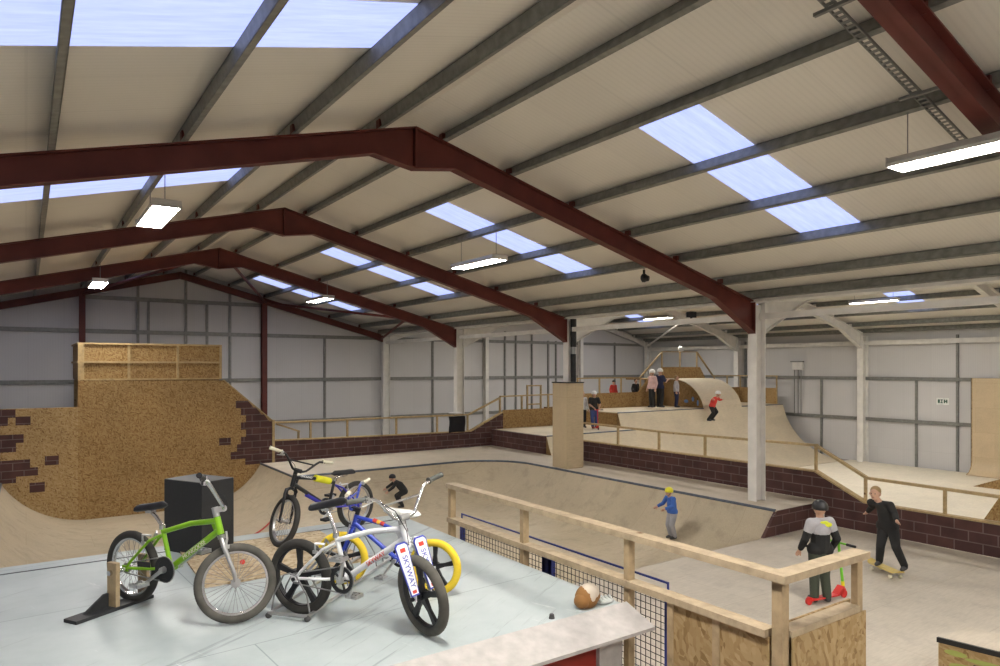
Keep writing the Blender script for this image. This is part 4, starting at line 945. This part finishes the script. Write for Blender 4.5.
def person(label, loc, heading, h, J=None, top='dark_cloth', sleeve='long', bottom='jeans', head='helmet_white', vox=.012, face=True, yoke=None, turn=0, group=None):
    root = empty('person', loc, heading, label, 'person', group)
    j = dict(pelvis=(0, 0, .50), chest=(0, .0, .68), neck=(0, 0, .81), head=(0, .012, .915), lh=(-.052, 0, .49), rh=(.052, 0, .49), lk=(-.06, .015, .275), rk=(.06, .015, .275),
             la=(-.065, -.01, .045), ra=(.065, -.01, .045), le=(-.15, -.02, .635), re=(.15, -.02, .635), lw=(-.165, .03, .50), rw=(.165, .03, .50))
    if J: j.update(J)
    j = {k: Vector(v)*h for k, v in j.items()}
    up = (j['neck']-j['pelvis']).normalized()
    tw = Matrix.Rotation(turn, 3, 'Z')
    ls = j.get('ls', j['neck']+tw @ Vector((-.108*h, 0, 0))-up*.028*h); rs = j.get('rs', j['neck']+tw @ Vector((.108*h, 0, 0))-up*.028*h)
    w_ = h
    hd = j['head']; face_d = (tw @ Vector((0, 1, 0))) if 'look' not in j else j['look'].normalized()
    sd = Vector((face_d.y, -face_d.x, 0)); sd.normalize()
    def at(f, s_, z): return hd+face_d*f*h+sd*s_*h+Vector((0, 0, z*h))
    P_ = []
    T3 = lambda c: c
    P_ += [('e', hd, (.054*h, .062*h, .07*h)), ('c', at(.02, 0, -.035), .038*h, at(.035, 0, -.05), .026*h), ('c', at(.055, 0, -.002), .008*h, at(.068, 0, -.018), .010*h)]
    for q in (-1, 1): P_.append(('e', at(0, q*.056, -.008), (.012*h, .012*h, .02*h)))
    P_ += [('c', j['neck']-up*.02*h, .036*h, hd-Vector((0, 0, .035*h)), .034*h)]
    P_ += [('c', j['pelvis']+up*.02*h, .075*h, j['chest'], .082*h), ('c', ls, .04*h, rs, .04*h), ('c', j['chest'], .08*h, j['neck']-up*.04*h, .06*h)]
    P_ += [('c', j['lh'], .062*h, j['rh'], .062*h)]
    for s_, hp, kn, an, sh_, el, wr_ in ((-1, 'lh', 'lk', 'la', ls, 'le', 'lw'), (1, 'rh', 'rk', 'ra', rs, 're', 'rw')):
        P_ += [('c', j[hp], .058*h, j[kn], .038*h), ('c', j[kn], .037*h, j[an], .024*h), ('c', sh_, .034*h, j[el], .026*h), ('c', j[el], .026*h, j[wr_], .018*h)]
        d = (j[wr_]-j[el]).normalized(); x = d.cross(Vector((0, 1, 0.2))).normalized(); y = x.cross(d).normalized()
        pm = j[wr_]+d*.03*h
        P_ += [('c', j[wr_]+d*.01*h, .016*h, pm+d*.012*h, .02*h)]
        for fi, (off, ln) in enumerate(((-.018, .042), (-.006, .05), (.006, .047), (.018, .036))):
            b0 = pm+d*.02*h+y*off*h; b1 = b0+d*ln*.55*h; b2 = b1+(d*.6+x*.6*s_).normalized()*ln*.5*h
            P_ += [('c', b0, .0078*h, b1, .007*h), ('c', b1, .007*h, b2, .0062*h)]
        t0 = pm+y*.018*h*-1-d*.012*h; P_ += [('c', t0, .009*h, t0-y*.018*h+d*.022*h, .0075*h), ('c', t0-y*.018*h+d*.022*h, .0075*h, t0-y*.022*h+d*.042*h, .0065*h)]
    blob('body', P_, vox*.8, 'skin', root)
    # clothes
    e = .012*h
    S_ = [('c', j['lh']+up*.03*h, .078*h, j['rh']+up*.03*h, .078*h), ('c', j['pelvis']+up*.035*h, .085*h+e*.3, j['chest'], .09*h), ('c', ls, .044*h, rs, .044*h), ('c', j['chest'], .088*h, j['neck']-up*.045*h, .064*h)]
    for sh_, el, wr_ in ((ls, 'le', 'lw'), (rs, 're', 'rw')):
        if sleeve == 'long': S_ += [('c', sh_, .047*h, j[el], .038*h), ('c', j[el], .038*h, j[el].lerp(j[wr_], .9), .03*h)]
        else: S_ += [('c', sh_, .049*h, sh_.lerp(j[el], .75), .042*h)]
    blob({'long': 'jacket', 'short': 'shirt'}[sleeve], S_, vox, top, root)
    if yoke:
        Y_ = [('c', ls, .0475*h, rs, .0475*h), ('c', j['neck']-up*.06*h, .078*h, j['neck']-up*.035*h, .066*h), ('c', ls, .051*h, ls.lerp(j['le'], .45), .046*h), ('c', rs, .051*h, rs.lerp(j['re'], .45), .046*h), ('c', j['neck']-up*.11*h, .094*h, j['neck']-up*.06*h, .08*h)]
        blob('jacket_yoke', Y_, vox, yoke[0], root)
        pt = j['neck']-up*.05*h+Vector((yoke[2]*h, -.068*h, 0)); blob('jacket_patch', [('e', pt+Vector((.015*h, .012*h, .01*h)), (.055*h, .02*h, .026*h)), ('e', pt+Vector((-.01*h, .025*h, .03*h)), (.05*h, .035*h, .018*h))], vox*.8, yoke[1], root)
    L_ = [('c', j['lh']+up*.02*h, .072*h, j['rh']+up*.02*h, .072*h), ('c', j['pelvis'], .078*h, j['pelvis']+up*.03*h, .082*h)]
    for hp, kn, an in (('lh', 'lk', 'la'), ('rh', 'rk', 'ra')): L_ += [('c', j[hp], .068*h, j[kn], .05*h), ('c', j[kn], .05*h, j[kn].lerp(j[an], .93), .042*h)]
    blob('trousers', L_, vox, bottom, root)
    fw = Vector((0, 1, 0))
    for an in ('la', 'ra'):
        f_ = j.get(an+'_dir', fw); a = j[an]+Vector((0, 0, -.012*h))
        blob('shoe', [('c', a+Vector((0, -.012*h, .004*h)), .031*h, a+f_*.06*h+Vector((0, 0, -.004*h)), .027*h), ('c', a+f_*.05*h, .027*h, a+f_*.09*h+Vector((0, 0, -.008*h)), .022*h)], vox, 'shoe', root)
    hc = hd+Vector((0, 0, .018*h))-face_d*.006*h
    if head.startswith('helmet'):
        b = MB(); nu, nv = 20, 8; V, F = [], []
        for k_ in range(nv+1):
            th = PI*.56*k_/nv
            for i in range(nu):
                a = 2*PI*i/nu; dv = sd*math.cos(a)*.071*h+face_d*math.sin(a)*.082*h
                V.append(hc+dv*math.sin(th)+Vector((0, 0, .072*h*math.cos(th)-(.01*h if k_ == nv else 0))))
        for k_ in range(nv):
            for i in range(nu): F.append((k_*nu+i, (k_+1)*nu+i, (k_+1)*nu+(i+1) % nu, k_*nu+(i+1) % nu))
        b.add(V, F); o = b.build('helmet', head, root, True); q = o.modifiers.new('t', 'SOLIDIFY'); q.thickness = .012*h
        b = MB()
        for q in (-1, 1): b.tube([at(.0, q*.062, 0), at(.01, q*.055, -.04), at(.03, 0, -.078)], .005*h, 6)
        b.build('helmet_strap', 'black_plastic', root, True)
    else:
        Hh = [('e', hc-face_d*.012*h+Vector((0, 0, .012*h)), (.06*h, .06*h, .06*h)), ('e', hc-face_d*.025*h-Vector((0, 0, .02*h)), (.055*h, .05*h, .05*h))]
        if head == 'cap': Hh = [('e', hc+Vector((0, 0, .02*h)), (.064*h, .064*h, .05*h)), ('e', at(.07, 0, .03), (.045*h, .045*h, .008*h))]
        blob('hair' if head != 'cap' else 'cap', Hh, vox*.9, 'hair_dark' if head in ('hair_dark',) else ('black' if head == 'cap' else head), root)
    if face:
        for q in (-1, 1): MB().ell(at(.055, q*.021, .004), (.007*h,)*3, 0, 8, 6).build('eye', 'eye', root, True)
        MB().ell(at(.058, 0, -.04), (.016*h, .008*h, .005*h), 0, 10, 6).build('mouth', 'lip', root, True)
    return root, j

def scooter(label, loc, heading, deck='scooter_red', stem='scooter_red', low='scooter_red', s=1.0, lean=0, sh=.72):
    r = empty('kick_scooter', loc, heading, label, 'scooter')
    b = MB(); b.prism([(-.25, .07), (.2, .07), (.3, .16), (.32, .16), (.22, .055), (-.27, .055)], -.05, .05); b.build('deck', deck, r)
    for x in (-.28, .36): MB().cyl((x, -.013, .05), (x, .013, .05), .05, 18).build('wheel', 'scooter_red' if low != stem else 'black_plastic', r, True)
    b = MB(); b.tube([(.352, 0, .10), (.344, 0, .15)], .02, 10); b.box(.335, .375, -.02, -.014, .04, .12); b.box(.335, .375, .014, .02, .04, .12); b.build('fork', low, r, True)
    MB().tube([(.344, 0, .145), (.336, 0, .215)], .023, 10).build('clamp', 'scooter_yellow' if low != stem else stem, r, True)
    b = MB(); b.tube([(.337, 0, .20), (.26, 0, sh)], .017, 10); b.cyl((.26, -.2, sh), (.26, .2, sh), .013, 8); hb = b.build('handlebar', stem, r, True)
    for q in (-1, 1): MB().cyl((.26, q*.12, sh), (.26, q*.24, sh), .017, 10).build('grip', 'black_plastic', hb, True)
    r.scale = (s, s, s); return r

rad = math.radians
# boy by the fence with a scooter, seen from behind
person('child in dark jacket with pale yoke and yellow patch behind the near fence', (9.09, 5.29, 0), rad(-30), 1.42,
       J=dict(lw=(-.15, .10, .50), le=(-.155, .0, .62), rw=(.17, .10, .49), re=(.165, -.01, .62), lk=(-.055, .01, .27), rk=(.055, .02, .27)), top='dark_cloth', bottom='olive', head='helmet_black', vox=.009, face=False, yoke=('grey_cloth', 'neon', .02), turn=rad(10))

scooter('toy scooter with green stem, yellow clamp and red deck held by the child', (9.16, 5.27, 0), rad(-9), 'scooter_red', 'scooter_green', 'scooter_red', 1.1)
# black skater leaning, on a yellow board
person('skater all in black pushing along the block wall on a yellow board', (11.17, 5.36, .115), rad(95), 1.33,
       J=dict(pelvis=(.02, -.02, .47), chest=(.05, -.01, .65), neck=(.10, .02, .77), head=(.14, .05, .865), lh=(-.03, -.02, .46), rh=(.07, -.02, .46), lk=(-.09, .05, .27), rk=(.08, .05, .25), la=(-.16, -.02, .045), ra=(.12, -.02, .045),
              le=(-.10, .10, .65), lw=(-.16, .22, .62), re=(.22, -.08, .68), rw=(.30, -.14, .60)), top='dark_cloth', bottom='dark_cloth', head='hair_blond', vox=.011, face=True)
def skateboard(label, loc, rz_, m='board_yellow'):
    r = empty('skateboard', loc, rz_, label, 'skateboard'); b = MB()
    n = 14; prof = []
    for i in range(n+1):
        t = -1+2*i/n; prof.append((t*.38, .095+.05*max(0, (abs(t)-.72)/.28)**1.6, .095*(1-max(0, (abs(t)-.75)/.25)**2*.75)))
    V = [];F = []
    for x, z, wd in prof: V += [(x, -wd, z), (x, wd, z), (x, wd, z+.011), (x, -wd, z+.011)]
    for i in range(n):
        for q in range(4): F.append((i*4+q, i*4+(q+1) % 4, i*4+4+(q+1) % 4, i*4+4+q))
    F += [(0, 1, 2, 3), (n*4, n*4+1, n*4+2, n*4+3)]
    b.add(V, F).build('deck', m, r)
    for x in (-.22, .22):
        b = MB(); b.box(x-.03, x+.03, -.03, .03, .06, .094); b.cyl((x, -.07, .045), (x, .07, .045), .008, 8); b.build('truck', 'alloy', r)
        for y in (-.085, .085): MB().cyl((x, y-.017, .03), (x, y+.017, .03), .03, 14).build('wheel', 'cream_grip', r, True)
    return r
skateboard('yellow skateboard under the skater in black', (11.17, 5.42, 0), rad(62))
# child with a yellow helmet in the bowl
zk = bz(11.2, 9.74)
person('small child in blue jacket and yellow helmet rolling through the bowl', (11.15, 9.74, zk+.0), rad(75), 1.12,
       J=dict(chest=(0, .02, .67), neck=(0, .05, .79), head=(0, .08, .885), lw=(-.13, .24, .60), le=(-.16, .10, .64), rw=(.13, .24, .60), re=(.16, .10, .64), lk=(-.07, .06, .27), rk=(.07, .05, .26)), top='blue_jacket', bottom='grey_trousers', head='helmet_yellow', vox=.011)
# dark rider low in the bowl behind the bicycles
zz = bz(8.15, 16.45)
person('rider in dark clothes crouching on the bowl wall behind the bicycles', (8.15, 16.35, bz(8.15, 16.35)-.02), rad(70), 1.15,
       J=dict(pelvis=(-.02, -.08, .36), chest=(.02, .03, .50), neck=(.06, .14, .59), head=(.08, .2, .67), lh=(-.06, -.08, .36), rh=(.05, -.08, .36), lk=(-.10, .09, .27), rk=(.10, .10, .25), la=(-.10, -.02, .045), ra=(.12, .02, .045), le=(-.12, .2, .48), lw=(-.1, .3, .40), re=(.2, .2, .5), rw=(.2, .32, .42)), top='dark_cloth', bottom='dark_cloth', head='helmet_black', vox=.014)
# group on the ramps of the far hall
person('child in white helmet and dark shirt standing with a red scooter', (16.98, 18.5, 1.055), rad(158), 1.36, J=dict(lw=(-.08, .17, .56), le=(-.15, .05, .64), rw=(.08, .17, .56), re=(.15, .05, .64), la=(-.07, -.04, .045), ra=(.06, .06, .045)), top='dark_cloth', sleeve='short', bottom='jeans', head='helmet_white', vox=.014)
scooter('red kick scooter held by the child in the white helmet', (16.75, 18.2, 1.055), rad(-112), s=.9, sh=.78)
person('person in white top half hidden behind the plywood pillar', (16.72, 18.85, 1.055), rad(170), 1.36, top='white_cloth', bottom='dark_cloth', head='hair_blond', vox=.015)
person('child in red top and dark cap behind the osb parapet', (20.62, 21.25, 1.6), rad(175), 1.12, top='red_cloth', bottom='jeans', head='cap', vox=.014)
person('dark haired child in black top behind the osb parapet', (21.95, 21.25, 1.6), rad(170), 1.16, top='dark_cloth', bottom='jeans', head='hair_dark', vox=.014)
person('skater in navy top and white helmet standing on the big ramp', (21.45, 19.4, 1.61), rad(-95), 1.62, top='navy', bottom='dark_cloth', head='helmet_white', sleeve='short', vox=.016, J=dict(re=(.14, .06, .65), rw=(.1, .17, .7)))
person('skater in pale pink top and white helmet beside the navy one', (21.22, 19.6, 1.61), rad(80), 1.58, top='pink_cloth', bottom='dark_cloth', head='helmet_white', vox=.016)
person('skater in grey top and navy trousers before the dark ramp side', (22.1, 19.1, 1.61), rad(-150), 1.34, top='grey_cloth', bottom='navy', head='hair_blond', vox=.014)
y_ = 17.95
person('skater in red top dropping in below the curved bump', (22.72, 17.9, 1.1), rad(-165), 1.42, top='red_cloth', bottom='dark_cloth', head='helmet_white', vox=.014,
       J=dict(pelvis=(0, .06, .42), chest=(0, .12, .57), neck=(0, .20, .68), head=(0, .25, .78), lh=(-.05, .06, .42), rh=(.05, .06, .42), lk=(-.1, .16, .26), rk=(.1, .15, .24), la=(-.12, .0, .045), ra=(.12, .0, .045), le=(-.2, .2, .6), lw=(-.3, .22, .6), re=(.2, .2, .6), rw=(.3, .24, .62)))
